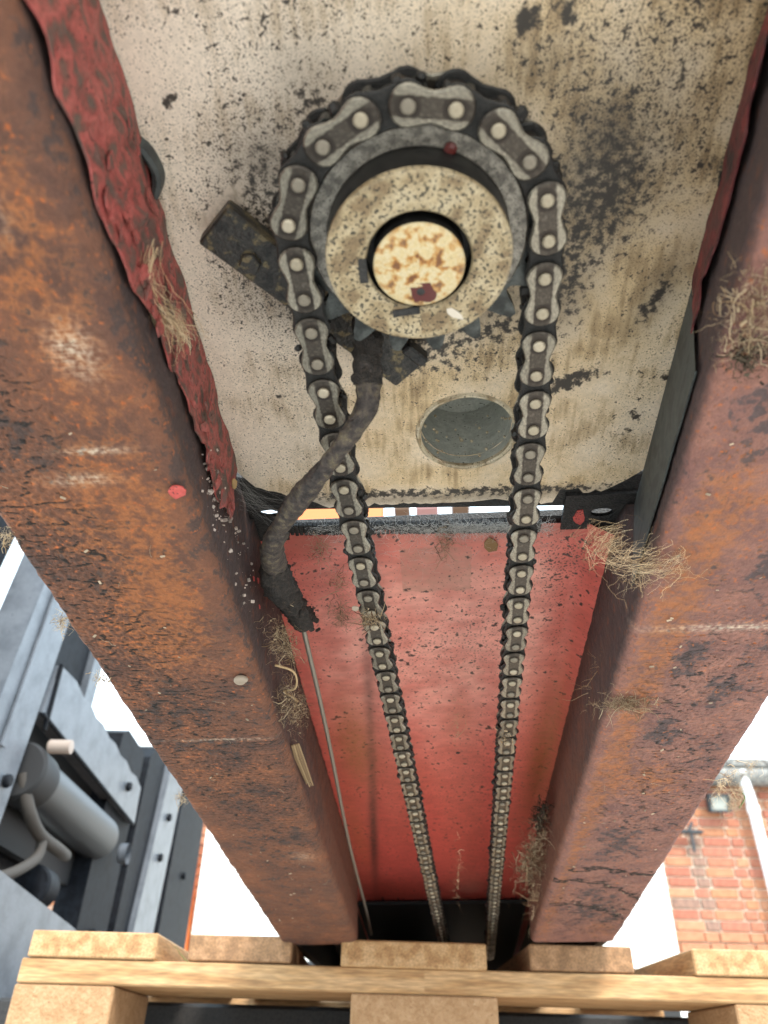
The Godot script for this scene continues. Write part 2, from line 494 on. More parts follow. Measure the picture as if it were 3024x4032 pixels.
		out[i * 3 + 1] = clampi(int(g), 0, 255)
		out[i * 3 + 2] = clampi(int(b), 0, 255)
		hgt[i] = clampi(int(hh * 255.0), 0, 255)
	return [tex(w, h, out), grey(w, h, hgt)]

func beam_mesh(right: bool) -> ArrayMesh:
	# a box section: outer side, bottom, rounded inner corner, inner wall, top
	var n := FastNoiseLite.new()
	n.seed = 77 if right else 66
	n.frequency = 90.0
	n.fractal_octaves = 4
	var sgn := 1.0 if right else -1.0
	var xo := .1735 if right else .1615
	var xi := .0905 if right else .0845
	var vs := PackedVector3Array()
	var uvs := PackedVector2Array()
	var ns := 420
	var prof := []                                    # [x, y, unrolled distance]
	for j in ns + 1:
		var s := -.36 + (.872 + .36) * j / ns
		if j == ns: s = .872
		var top := .2495 if s < .288 else .2555
		var lean := lerpf(.012, .004, smoothstep(.272, .312, s)) if right else .0015
		var row := []
		row.append([xo, top, -.05])
		row.append([xo, .215, -.025])
		row.append([xo, .197, -.004])
		row.append([xo - .0005, .1925, .0])
		row.append([xo - .0030, .1903, .003])
		var flat := xo - .003 - (xi + .0055)
		for k in range(1, 26): row.append([xo - .003 - flat * k / 26.0, .190, .003 + flat * k / 26.0])
		for k in 7:
			var a := PI / 2 * k / 6.0
			row.append([xi + .0055 - sin(a) * .0055, .1955 - cos(a) * .0055, .003 + flat + .0126 * k / 6.0])
		for k in range(1, 13):
			var t := k / 12.0
			row.append([xi + lean * t, .1955 + (top - .1955) * t, .003 + flat + .0126 + (top - .198) * t])
		row.append([xo - .02, top + .0001, .2])
		if j == 0: prof = row
		for q in row:
			var p := Vector3(sgn * q[0], q[1], -s)
			var d := n.get_noise_3dv(p) * .0007 + n.get_noise_3dv(p * 3.1) * .0004
			if q[2] > -.03 and q[2] < .15:
				if q[2] <= .004: p.x += sgn * (n.get_noise_2d(s * .25, 4.0) * .0010 + d * .45)
				if q[2] > .075: p.x -= sgn * d * .9
				else: p.y -= d * .8
			vs.append(p)
			uvs.append(Vector2(clampf(q[2] / BW, 0.001, .999), (s - BS0) / (BS1 - BS0)))
	var m := prof.size()
	var st := stool()
	st.set_smooth_group(0)
	for j in ns:
		for k in m:
			var k2 := (k + 1) % m
			var idx := [j * m + k, j * m + k2, (j + 1) * m + k2, (j + 1) * m + k]
			var order := [0, 1, 2, 0, 2, 3] if right else [0, 2, 1, 0, 3, 2]
			for e in order:
				st.set_uv(uvs[idx[e]])
				st.add_vertex(vs[idx[e]])
	for e in [0, ns]:
		st.set_smooth_group(-1)
		var c := Vector3.ZERO
		for k in m: c += vs[e * m + k]
		c /= m
		for k in m:
			var a := vs[e * m + k]
			var b := vs[e * m + (k + 1) % m]
			st.set_uv(Vector2(.5, .5))
			tri(st, a, b, c, c + Vector3(0, 0, -.1 if e == 0 else .1))
	return done(st)

# ------------------------------------------------------------------ dry grass, fibres, webs
func fibre(st: SurfaceTool, p: Vector3, d: Vector3, length: float, r: float, curl: float, segs: int, col: Color):
	var pts := PackedVector3Array()
	var rad := PackedFloat32Array()
	d = d.normalized()
	for i in segs + 1:
		pts.append(p)
		rad.append(r * (1.0 - .6 * i / segs))
		p += d * length / segs
		d = (d + Vector3(rng.randfn(), rng.randfn(), rng.randfn()) * curl).normalized()
	st.set_color(col)
	tube(st, pts, rad, 3)

func lock(st: SurfaceTool, guide: Array, n: int, spread: float, r: float, bright: float):
	# a hank of fine dry fibres that follow one line
	var g := bez(guide, 6)
	for i in n:
		var o := Vector3(rng.randfn(), rng.randfn(), rng.randfn()) * spread
		var a := rng.randi() % maxi(1, g.size() / 3)
		var b := g.size() - rng.randi() % maxi(1, g.size() / 3)
		var pts := PackedVector3Array()
		var fan := Vector3(rng.randfn(), rng.randfn(), rng.randfn()) * spread
		for k in range(a, b):
			fan += Vector3(rng.randfn(), rng.randfn(), rng.randfn()) * spread * .35
			pts.append(g[k] + o + fan * (k - a) * .09)
		if pts.size() < 3: continue
		st.set_color(tan_color(bright * rng.randf_range(.7, 1.15)))
		tube(st, pts, PackedFloat32Array([r * rng.randf_range(.5, 1.3)]), 3)

func wisp(guides: Array, n: int, spread: float, r: float, bright: float) -> ArrayMesh:
	var st := stool()
	for g in guides: lock(st, g, n, spread, r, bright)
	return done(st)

func tan_color(bright := 1.0) -> Color:
	var k := rng.randf()
	var c := Color(.38, .25, .135).lerp(Color(.62, .48, .32), k)
	if rng.randf() < .25: c = Color(.17, .10, .055)
	return Color(c.r * bright, c.g * bright, c.b * bright)

func tuft(n: int, size: Vector3, length: float, r: float, curl := .45, bright := 1.0, pull := Vector3.ZERO, core := 0) -> ArrayMesh:
	var st := stool()
	for i in n * 3:
		var p := Vector3(rng.randfn() * size.x, rng.randfn() * size.y, rng.randfn() * size.z) * .5
		var d := Vector3(rng.randfn(), rng.randfn(), rng.randfn()) + pull * rng.randf() * 3.0
		fibre(st, p, d, length * rng.randf_range(.2, 1.0) * (1.35 if i % 9 == 0 else .8), r * (rng.randf_range(.9, 1.9) if i % 9 == 0 else rng.randf_range(.3, .7)), curl, 5, tan_color(bright))
	for i in core:     # bits of chaff and husk
		var p := Vector3(rng.randfn() * size.x, rng.randfn() * size.y, rng.randfn() * size.z) * .45
		st.set_color(tan_color(bright * .9))
		var q := rng.randf_range(2.0, 5.0) * r
		box(st, p, Vector3(q * rng.randf_range(1, 3), q * .35, q), q * .1, Basis(Vector3(rng.randfn(), rng.randfn(), rng.randfn()).normalized(), rng.randf() * TAU))
	return done(st)

func debris(called: String, label: String, category: String, x: float, y: float, s: float, mesh: Mesh, group := "", m := "straw") -> MeshInstance3D:
	return single(called, mesh, M[m], label, category, mpos(x, y, s), group)

func flake_mesh(r: float, th: float, n := 9, sx := 1.0) -> ArrayMesh:
	var poly := PackedVector2Array()
	for k in n:
		var a := TAU * k / n
		poly.append(Vector2(cos(a) * sx, sin(a)) * r * rng.randf_range(.6, 1.1))
	var st := stool()
	var w1 := rng.randf_range(-1, 1) * 14.0
	prism(st, poly, func(p): return Vector3(p.x, p.x * p.x * w1, p.y), func(p): return Vector3(p.x, p.x * p.x * w1 + th, p.y))
	return done(st)

# ------------------------------------------------------------------ chain
func plate_outline(pitch: float, rend: float, waist: float) -> PackedVector2Array:
	var o := PackedVector2Array()
	var hp := pitch / 2.0
	for k in 13:
		var a := deg_to_rad(-112.0 + 224.0 * k / 12.0)
		o.append(Vector2(hp + cos(a) * rend * .93, sin(a) * rend))
	o.append(Vector2(hp * .42, lerpf(rend, waist, .62)))
	o.append(Vector2(0, waist))
	o.append(Vector2(-hp * .42, lerpf(rend, waist, .62)))
	for k in 13:
		var a := deg_to_rad(180.0 - 112.0 + 224.0 * k / 12.0)
		o.append(Vector2(-hp + cos(a) * rend * .93, sin(a) * rend))
	o.append(Vector2(-hp * .42, -lerpf(rend, waist, .62)))
	o.append(Vector2(0, -waist))
	o.append(Vector2(hp * .42, -lerpf(rend, waist, .62)))
	return o

func plate(st: SurfaceTool, o: PackedVector2Array, y0: float, y1: float, bev := .0005):
	# a flat link plate between heights y0 (towards the camera) and y1, its edge rounded over
	var n := o.size()
	var ctr := Vector3(0, (y0 + y1) / 2.0, 0)
	var inn := PackedVector2Array()
	for k in n:
		var t := (o[(k + 1) % n] - o[(k - 1 + n) % n]).normalized()
		var q := o[k] - Vector2(t.y, -t.x) * bev
		inn.append(q)
	for k in n:
		var j := (k + 1) % n
		for f in [[y0, 1.0], [y1, -1.0]]:
			var yy: float = f[0]
			var e: float = yy + f[1] * bev
			var A := Vector3(inn[k].x, yy, inn[k].y)
			var B := Vector3(inn[j].x, yy, inn[j].y)
			var C := Vector3(o[j].x, e, o[j].y)
			var D := Vector3(o[k].x, e, o[k].y)
			var mid := Vector3(0, yy, 0)
			uvtri(st, mid, A, B, ctr)
			uvtri(st, A, B, C, ctr)
			uvtri(st, A, C, D, ctr)
		var a := Vector3(o[k].x, y0 + bev, o[k].y)
		var b := Vector3(o[j].x, y0 + bev, o[j].y)
		var c := Vector3(o[j].x, y1 - bev, o[j].y)
		var d := Vector3(o[k].x, y1 - bev, o[k].y)
		var inside := Vector3((a.x + b.x) / 2.0, ctr.y, (a.z + b.z) / 2.0)
		var out2 := Vector2(b.z - a.z, a.x - b.x).normalized() * .001
		inside -= Vector3(out2.x, 0, out2.y)
		uvtri(st, a, b, c, inside)
		uvtri(st, a, c, d, inside)

func uvtri(st: SurfaceTool, a: Vector3, b: Vector3, c: Vector3, ctr: Vector3):
	if (b - a).cross(c - a).dot(a + b + c - ctr * 3.0) > 0.0:
		var t := b
		b = c
		c = t
	for p in [a, b, c]:
		st.set_uv(Vector2(.5 + p.x / .026, .5 + p.z / .0135))
		st.add_vertex(p)

func link_texture(sd: int) -> ImageTexture:
	var w := 256
	var h := 128
	var a := nz(w, h, 1.0, .05, sd, 4)
	var b := nz(w, h, 4.0, .04, sd + 3, 3)
	var c := nz(w, h, 1.0, .2, sd + 5, 2)
	var out := PackedByteArray()
	out.resize(w * h * 3)
	for i in w * h:
		var u := (float(i % w) / w - .5) * .026
		var v := (float(i / w) / h - .5) * .0135
		var m := a[i] / 255.0
		var edge := .0030 + (m - .5) * .0004
		var k := clampf((edge - absf(v)) / .0005, 0.0, 1.0)                   # the greasy track between the pins
		var dp := minf(Vector2(u - .0064, v).length(), Vector2(u + .0064, v).length())
		var ring := clampf(1.0 - absf(dp - .0027) / .0011, 0.0, 1.0)
		var dirt := clampf(k * (.78 + .3 * (m - .4)) + ring * .35, 0.0, .97)
		if absf(v) < .0022 and absf(u) < .003: dirt = clampf(dirt - .35 * clampf((m - .5) * 3.0, 0.0, 1.0), 0.0, 1.0)
		var f := .72 + .34 * b[i] / 255.0 + .2 * (c[i] / 255.0 - .5) - .06 * (sd % 3)
		dirt = maxf(dirt, clampf((c[i] / 255.0 - .62 + .25 * (m - .5)) * 3.0, 0.0, .7))
		dirt = maxf(dirt, clampf((absf(u) - .0098) / .0016, 0.0, .6) * (.4 + m))
		out[i * 3] = clampi(int(lerpf(172 * f, 50, dirt)), 0, 255)
		out[i * 3 + 1] = clampi(int(lerpf(162 * f, 42, dirt)), 0, 255)
		out[i * 3 + 2] = clampi(int(lerpf(146 * f, 37, dirt)), 0, 255)
	return tex(w, h, out)

func make_chain():
	var c2 := Vector2(.0015, .1203)                    # sprocket centre (X, s)
	var R := .0391
	var P := .01279
	var pins := []
	var aim := deg_to_rad(92.2)
	var step := deg_to_rad(360.0 / 19.0)
	var arc := []
	for k in range(-5, 5):                             # from the right side over the top to the left
		var a := aim + step * k
		arc.append(c2 + Vector2(cos(a), -sin(a)) * R)
	# strands run on as straight lines
	var dirR := Vector2(.0190, 1).normalized()
	var dirL := Vector2(.0452, 1).normalized()
	var right := []
	var p: Vector2 = arc[0]
	var line0 := Vector2(.0412, .150)
	for k in 74:
		var q := p + dirR * P
		q.x = lerpf(q.x, line0.x + (q.y - line0.y) * dirR.x / dirR.y, .6)
		q.x += .00012 * sin(k * 1.7)
		right.append(q)
		p = q
	var left := []
	p = arc[arc.size() - 1]
	line0 = Vector2(-.0360, .137)
	for k in 72:
		var q := p + dirL * P
		q.x = lerpf(q.x, line0.x + (q.y - line0.y) * dirL.x / dirL.y, .6)
		q.x += .00015 * sin(k * 1.3 + 1.0)
		left.append(q)
		p = q
	right.reverse()
	pins.append_array(right); pins.append_array(arc); pins.append_array(left)
	var first_outer := (74 + 4) % 2                    # the outer link across the very top starts at arc pin 4
	var outer_m := []
	var o := plate_outline(.0128, .0057, .0041)
	for v in 3:
		var st := stool()
		plate(st, o, -.0071, -.0056)
		plate(st, o, .0056, .0071)
		outer_m.append(done(st))
	var st2 := stool()
	var oi := plate_outline(.0128, .0063, .0052)
	plate(st2, oi, -.0054, -.0040)
	plate(st2, oi, .0040, .0054)
	for sx in [-1.0, 1.0]:
		lathe(st2, PackedVector2Array([Vector2(.0001, -.0039), Vector2(.0042, -.0039), Vector2(.0042, .0039), Vector2(.0001, .0039)]), 14, Vector3(sx * .0064, 0, 0))
	var inner_m := done(st2)
	var st3 := stool()
	lathe(st3, PackedVector2Array([Vector2(.00005, -.0083), Vector2(.0007, -.0084), Vector2(.0016, -.0083), Vector2(.0021, -.0078), Vector2(.0021, .0078), Vector2(.0016, .0083), Vector2(.00005, .0083)]), 16)
	var pin_m := done(st3)
	var chain := thing("roller_chain", "greasy steel roller chain looped round the sprocket and running to the dark far end", "chain", mpos(0, .2222, 0))
	for i in pins.size() - 1:
		var a: Vector2 = pins[i]
		var b: Vector2 = pins[i + 1]
		var d := Vector3(b.x - a.x, 0, -(b.y - a.y)).normalized()
		var bs := Basis(d, Vector3.UP, d.cross(Vector3.UP))
		var at := Vector3((a.x + b.x) / 2.0, 0, -(a.y + b.y) / 2.0)
		bs = bs * Basis(Vector3(1, 0, 0), rng.randf_range(-.035, .035))
		var xf := Transform3D(bs, at)
		if i % 2 == first_outer:
			var l := part("outer_link", outer_m[0], M.links[rng.randi() % 4], chain, xf)
			for sx in [-1.0, 1.0]:
				part("pin", pin_m, M.pins[rng.randi() % 3], l, Transform3D(Basis(Vector3.UP, rng.randf() * TAU), Vector3(sx * .0064, rng.randf_range(-.0001, .0002), 0)))
		else:
			part("inner_link", inner_m, M.grease, chain, xf)
	# clots of black grease and grit between the plates
	var cl := stool()
	for i in range(0, pins.size() - 1):
		for k in 3:
			var a: Vector2 = pins[i].lerp(pins[i + 1], rng.randf())
			var d2: Vector2 = (pins[i + 1] - pins[i]).normalized()
			var side := Vector2(d2.y, -d2.x) * (1.0 if rng.randf() < .5 else -1.0) * rng.randf_range(.0036, .0060)
			box(cl, Vector3(a.x + side.x, rng.randf_range(-.0036, .0045), -(a.y + side.y)), Vector3(1, .8, 1.2) * rng.randf_range(.0016, .0038), .0009, Basis(Vector3(rng.randfn(), rng.randfn(), rng.randfn()).normalized(), rng.randf() * 3.0))
	part("grease_clot", done(cl), M.grease, chain).set_meta("kind", "stuff")
	return chain

# ------------------------------------------------------------------ the scene
func _ready():
	rng.seed = 4711
	var cam := Camera3D.new()
	cam.name = "camera"
	cam.transform = Transform3D(Basis(Vector3(.9998, .0176, .0127), Vector3(-.0217, .8113, .5842), Vector3(0, -.5844, .8115)).orthonormalized(), Vector3.ZERO)
	cam.near = .01
	cam.far = 200.0
	var lens := CameraAttributesPhysical.new()
	lens.frustum_focal_length = 18.03
	lens.frustum_focus_distance = .37
	lens.frustum_near = .01
	lens.frustum_far = 200.0
	lens.exposure_aperture = 9.0
	cam.attributes = lens
	cam.fov = 67.3
	add_child(cam)
	cam.current = true

	var env := Environment.new()
	env.background_mode = Environment.BG_SKY
	var sk := ProceduralSkyMaterial.new()
	sk.sky_top_color = Color(.80, .89, .95)
	sk.sky_horizon_color = Color(.88, .93, .95)
	sk.sky_curve = .3
	sk.ground_horizon_color = Color(.60, .58, .55)
	sk.ground_bottom_color = Color(.50, .48, .45)
	sk.sun_angle_max = 1.0
	var sky := Sky.new()
	sky.sky_material = sk
	env.sky = sky
	env.background_energy_multiplier = 1.0
	env.tonemap_mode = Environment.TONE_MAPPER_LINEAR
	env.tonemap_exposure = 4.1
	env.sdfgi_enabled = true
	env.ssao_enabled = true
	env.ssil_enabled = true
	var we := WorldEnvironment.new()
	we.name = "world_environment"
	we.environment = env
	add_child(we)

	var sun := DirectionalLight3D.new()
	sun.name = "sun"
	sun.light_energy = .4
	sun.light_color = Color(1, .97, .92)
	sun.light_angular_distance = 14.0
	sun.shadow_enabled = true
	sun.transform = Transform3D(Basis.looking_at(Vector3(-.25, -.75, -.62)), Vector3(0, 5, 0))
	add_child(sun)

	materials()
	ground_and_building()
	pallets()
	machine()
	sprocket()
	make_chain()
	cable()
	mast()
	litter()

func materials():
	# shared bump maps
	var b1 := grey(512, 512, nz(512, 512, 1.0, .06, 900, 5))
	var b2 := grey(512, 512, nz(512, 512, 1.0, .02, 901, 5))
	M.bump = b1
	M.bump2 = b2
	M.cream = StandardMaterial3D.new()
	M.cream.albedo_texture = cream_texture()
	M.cream.texture_repeat = false
	M.cream.roughness = .55
	M.red = StandardMaterial3D.new()
	M.red.albedo_texture = red_texture()
	M.red.texture_repeat = false
	M.red.roughness = .42
	for side in [false, true]:
		var t := rust_textures(side)
		var m := StandardMaterial3D.new()
		m.albedo_texture = t[0]
		m.texture_repeat = false
		m.roughness = .86
		m.heightmap_enabled = true
		m.heightmap_texture = t[1]
		m.heightmap_scale = .42
		M["rust_r" if side else "rust_l"] = m
	var paint := tone(512, 512, [Color8(86, 72, 66), Color8(122, 66, 60), Color8(156, 72, 68), Color8(172, 88, 82), Color8(140, 70, 64), Color8(96, 78, 70)], .014, 40, .16, .3)
	M.redpaint = tmat(paint, Vector3(9, 9, 9), .6, 0, b1, .06)
	M.reddark = tmat(tone(256, 256, [Color8(58, 44, 44), Color8(112, 44, 46), Color8(84, 46, 46), Color8(136, 54, 54)], .016, 39, .14, .25), Vector3(10, 10, 10), .7, 0, b1, .06)
	M.redclean = tmat(tone(256, 256, [Color8(178, 62, 58), Color8(200, 88, 80)], .02, 41, .2, .2), Vector3(12, 12, 12), .5)
	M.primer = tmat(tone(256, 256, [Color8(62, 66, 66), Color8(76, 80, 79), Color8(54, 56, 57)], .02, 42, .12, .15), Vector3(12, 12, 12), .65)
	M.black = tmat(tone(256, 256, [Color8(26, 25, 26), Color8(46, 43, 42), Color8(34, 31, 31)], .03, 43, .1, .5), Vector3(20, 20, 20), .6, 0, b1, .05)
	M.darkbar = tmat(tone(512, 512, [Color8(38, 36, 35), Color8(62, 58, 55), Color8(50, 47, 45), Color8(112, 98, 72)], .016, 44, .16, .5), Vector3(16, 16, 16), .5, .2, b1, .03)
	M.grease = tmat(tone(256, 256, [Color8(20, 19, 19), Color8(44, 40, 38), Color8(30, 28, 27)], .04, 45, .0, .5), Vector3(60, 60, 60), .36, .2, b1, .03)
	M.gunk = tmat(tone(256, 256, [Color8(26, 23, 22), Color8(58, 48, 43), Color8(36, 32, 30), Color8(74, 62, 54)], .03, 46, .1, .6), Vector3(40, 40, 40), .8, 0, b1, .16)
	M.sheath = tmat(tone(512, 512, [Color8(36, 30, 29), Color8(58, 48, 45), Color8(72, 62, 56), Color8(104, 92, 72)], .02, 47, .14, .5), Vector3(18, 18, 18), .72, 0, b1, .12)
	M.wire = mat(Color(.30, .27, .23), .42, .55)
	M.wheel = tmat(tone(512, 512, [Color8(92, 86, 80), Color8(128, 121, 112), Color8(150, 142, 132)], .02, 48, .26, .3), Vector3(20, 20, 20), .4, .35, b1, .01)
	M.tooth = tmat(tone(256, 256, [Color8(46, 47, 46), Color8(84, 86, 84)], .02, 49, .12, .3), Vector3(20, 20, 20), .42, .5)
	M.hub = tmat(tone(512, 512, [Color8(128, 106, 78), Color8(160, 140, 108), Color8(178, 158, 126), Color8(186, 168, 138)], .013, 50, .33, .4), Vector3(14, 14, 14), .5, 0, b1, .012)
	M.side_shade = tmat(tone(256, 256, [Color8(18, 17, 17), Color8(34, 31, 29)], .03, 51, .1, .4), Vector3(20, 20, 20), .45, .2)  # near-black tone puts the shade on hub and shaft sides into colour
	M.shaft = tmat(tone(512, 512, [Color8(104, 60, 28), Color8(170, 116, 54), Color8(192, 164, 116), Color8(200, 184, 152), Color8(196, 174, 132)], .014, 55, .1, .2), Vector3(26, 26, 26), .5, 0, b1, .01)
	M.oxide = mat(Color(.085, .012, .010), .35)
	M.creamplain = tmat(tone(512, 512, [Color8(150, 128, 98), Color8(204, 188, 160), Color8(216, 202, 178)], .016, 53, .2, .2), Vector3(12, 12, 12), .6, 0, b1, .05)
	M.tubeinside = tmat(tone(256, 256, [Color8(160, 160, 152), Color8(182, 182, 174), Color8(170, 170, 162)], .02, 54, .12, .2), Vector3(14, 14, 14), .5)
	M.links = []
	for k in 4:
		var m := StandardMaterial3D.new()
		m.albedo_texture = link_texture(300 + k * 11)
		m.roughness = .33
		m.metallic = .55
		M.links.append(m)
	M.pins = [mat(Color(.36, .30, .22), .38, .4), mat(Color(.22, .185, .145), .42, .4), mat(Color(.44, .37, .28), .34, .4)]
	var wood := tone(512, 512, [Color8(156, 116, 76), Color8(170, 131, 88), Color8(178, 140, 98), Color8(184, 147, 106)], .012, 60, .0, .34)
	M.wood_z = tmat(wood, Vector3(9, 9, 1.1), .75, 0, b2, .04)
	M.wood_x = tmat(wood, Vector3(1.1, 10, 10), .75, 0, b2, .04)
	M.wood_z2 = tmat(tone(512, 512, [Color8(128, 95, 66), Color8(144, 108, 75), Color8(158, 120, 87)], .012, 61, .0, .34), Vector3(9, 9, 1.1), .75, 0, b2, .04)
	M.chip = tmat(chip_texture(), Vector3(7, 7, 7), .85, 0, b1, .1)
	M.pinmetal = mat(Color(.34, .27, .23), .5)
	M.steel_light = tmat(tone(512, 512, [Color8(82, 87, 95), Color8(93, 98, 106), Color8(100, 105, 113)], .01, 63, .04, .12), Vector3(3, 3, 3), .42, .1)
	M.steel_dark = tmat(tone(512, 512, [Color8(18, 20, 25), Color8(28, 31, 37), Color8(23, 25, 30)], .01, 64, .06, .3), Vector3(4, 4, 4), .62, 0)
	M.steel_dark.metallic_specular = .25
	M.near_black = mat(Color(.014, .014, .016), .7)
	M.steel_mid = mat(Color(.032, .034, .039), .45, .1)
	M.hose = mat(Color(.045, .038, .033), .8)
	M.concrete = tmat(tone(512, 512, [Color8(176, 171, 162), Color8(198, 193, 184), Color8(188, 182, 173)], .01, 65, .1, .25), Vector3(.7, .7, .7), .9)
	M.mortar = tmat(tone(256, 256, [Color8(222, 206, 184), Color8(232, 220, 202)], .02, 66, .06, .2), Vector3(2, 2, 2), .9)
	M.bricks = []
	for c in [[Color8(156, 98, 76), Color8(172, 116, 92)], [Color8(166, 110, 82), Color8(178, 124, 94)], [Color8(146, 88, 70), Color8(162, 104, 84)], [Color8(170, 118, 90), Color8(180, 132, 102)], [Color8(154, 96, 78), Color8(170, 112, 90)], [Color8(166, 108, 78), Color8(176, 122, 90)]]:
		M.bricks.append(tmat(tone(128, 128, c, .04, 70 + M.bricks.size(), .08, .3), Vector3(4, 4, 4), .9))
	M.brickdark = tmat(tone(128, 128, [Color8(122, 96, 84), Color8(150, 116, 100)], .04, 79, .1, .3), Vector3(4, 4, 4), .9)
	M.white = tmat(tone(256, 256, [Color8(232, 232, 226), Color8(240, 240, 236)], .01, 80, .0, .03), Vector3(1, 1, 1), .6)
	M.pvc = mat(Color(.80, .83, .86), .35)
	M.gutter = tmat(tone(256, 256, [Color8(96, 96, 94), Color8(150, 148, 142), Color8(70, 66, 64)], .02, 81, .1, .2), Vector3(3, 3, 3), .6)
	M.orange = mat(Color(.62, .16, .035), .5)
	M.pink = mat(Color(.55, .30, .30), .6)
	M.brown = mat(Color(.20, .12, .08), .7)
	M.lampbody = mat(Color(.025, .035, .042), .5)
	M.lampglass = mat(Color(.34, .35, .32), .25)
	var straw := StandardMaterial3D.new()
	straw.vertex_color_use_as_albedo = true
	straw.roughness = .8
	straw.backlight_enabled = true
	straw.backlight = Color(.35, .33, .28)
	M.straw = straw
	M.web = mat(Color(.62, .60, .57), .7)
	M.web.backlight_enabled = true
	M.web.backlight = Color(.4, .4, .4)
	M.leafy = mat(Color(.24, .13, .05), .6)
	M.leafgold = mat(Color(.42, .26, .11), .6)
	M.shell = mat(Color(.33, .26, .20), .6)
	M.chalk = mat(Color(.60, .52, .44), .8)
	M.green = mat(Color(.10, .19, .035), .6)

func ground_and_building():
	var pm := PlaneMesh.new()
	pm.size = Vector2(160, 160)
	single("ground", pm, M.concrete, "", "", Transform3D(Basis(), Vector3(0, GROUND, -20)), "", "structure")
	var Z := -6.5
	var b := thing("brick_building", "pale red brick building with a broad white wall panel behind the machine", "building", Transform3D(Basis(), Vector3(0, GROUND, Z)))
	var top := 2.06 - GROUND
	part("wall", boxmesh(Vector3(1.0, top / 2, -1.515), Vector3(14, top, 3.0), .004), M.mortar, b)
	# courses of stretchers and headers, each brick set proud of the mortar
	var shapes := {}
	for w in [.215, .1025]:
		shapes[w] = [boxmesh(Vector3.ZERO, Vector3(w, .065, .03), .004), boxmesh(Vector3.ZERO, Vector3(w - .003, .064, .034), .006)]
	var rest := stool()
	var course := .075
	var rows := int(top / course)
	for j in rows:
		var y := .04 + j * course
		var x := -5.6 + (.085 if j % 2 else 0.0)
		var k := j
		while x < 7.6:
			var w: float = .215 if k % 2 else .1025
			k += 1
			var cx := x + w / 2
			x += w + .01
			if cx > -1.30 and cx < 2.20: continue
			var yw := y + GROUND
			var seen := (cx > 2.2 and cx < 3.42 and yw > .86) or (cx < -2.0 and cx > -2.62 and yw > .7)
			var dz := .004 * sin(cx * 91.0 + j * 17.0)
			if seen:
				var stain := absf(cx - 2.50 - .03 * sin(j * .7)) < .09 and yw < 1.62 and rng.randf() < .8
				part("brick", shapes[w][rng.randi() % 2], M.brickdark if stain else M.bricks[rng.randi() % 6], b, Transform3D(Basis(), Vector3(cx, y, -.0135 + dz * .3)))
			else:
				box(rest, Vector3(cx, y, dz), Vector3(w, .065, .03), .003)
	var rp := part("brick", done(rest), M.bricks[1], b)
	rp.set_meta("kind", "stuff")
	part("coping", boxmesh(Vector3(1.0, top + .035, -1.45), Vector3(14.1, .07, 3.2), .01), M.gutter, b)
	var pst := stool()
	box(pst, Vector3(.44, .98, .03), Vector3(3.58, 1.96, .09), .006)
	part("white_panel", done(pst), M.white, b)
	part("orange_trim", boxmesh(Vector3(-1.385, .8, .07), Vector3(.035, 1.6, .12), .004, Basis(Vector3(0, 0, 1), .035)), M.orange, b)
	var gst := stool()
	var gp := PackedVector3Array()
	for k in 29: gp.append(Vector3(2.25 + k * .2, 0, 0))
	tube(gst, gp, PackedFloat32Array([.075]), 14)
	var g := thing("gutter", "grey half round gutter along the top of the brick wall", "gutter", Transform3D(Basis(), Vector3(0, 1.99, Z + .10)))
	part("trough", done(gst), M.gutter, g)
	for k in 4: part("bracket", boxmesh(Vector3(2.5 + k * .8, -.05, -.04), Vector3(.03, .08, .08), .004), M.black, g)
	var dp := thing("downpipe", "white plastic rainwater downpipe fixed to the brick wall under the gutter", "downpipe", Transform3D(Basis(), Vector3(3.03, GROUND, Z + .10)))
	var dst := stool()
	tube(dst, PackedVector3Array([Vector3(0, 0, 0), Vector3(0, .7, 0), Vector3(0, 1.4, 0), Vector3(0, 1.98, 0), Vector3(-.01, 2.06, .01), Vector3(-.03, 2.14, .03), Vector3(-.04, 2.22, .03)]), PackedFloat32Array([.042]), 20)
	part("pipe", done(dst), M.pvc, dp)
	for y in [1.92, .7]:
		var cst := stool()
		lathe(cst, PackedVector2Array([Vector2(.041, -.03), Vector2(.050, -.03), Vector2(.050, .03), Vector2(.041, .03)]), 24, Vector3(0, y, 0))
		part("collar", done(cst), M.pvc, dp)
	var fl := thing("floodlight", "small square floodlight with a dark frame on the brick wall beside the downpipe", "floodlight", Transform3D(Basis(Vector3(1, 0, 0), .25), Vector3(2.76, 1.775, Z + .10)))
	var fr := stool()
	for q in [[0, .062, .17, .018], [0, -.062, .17, .018], [-.078, 0, .018, .108], [.078, 0, .018, .108]]:
		box(fr, Vector3(q[0], q[1], .01), Vector3(q[2], q[3], .05), .003)
	box(fr, Vector3(0, 0, -.03), Vector3(.165, .135, .03), .004)
	part("housing", done(fr), M.lampbody, fl)
	part("lens", boxmesh(Vector3(0, 0, .005), Vector3(.138, .106, .012), .002), M.lampglass, fl)
	var ht := thing("wall_bracket", "dark iron bracket with a lever standing out from the brick wall below the floodlight", "bracket", Transform3D(Basis(), Vector3(2.46, 1.555, Z + .07)))
	part("arm", boxmesh(Vector3(0, 0, 0), Vector3(.26, .022, .05), .004), M.lampbody, ht)
	part("lever", boxmesh(Vector3(.03, .03, .03), Vector3(.02, .09, .02), .003, Basis(Vector3(0, 0, 1), -.5)), M.lampbody, ht)
	part("drop_pipe", boxmesh(Vector3(.035, -.08, .01), Vector3(.018, .14, .018), .003), M.lampbody, ht)

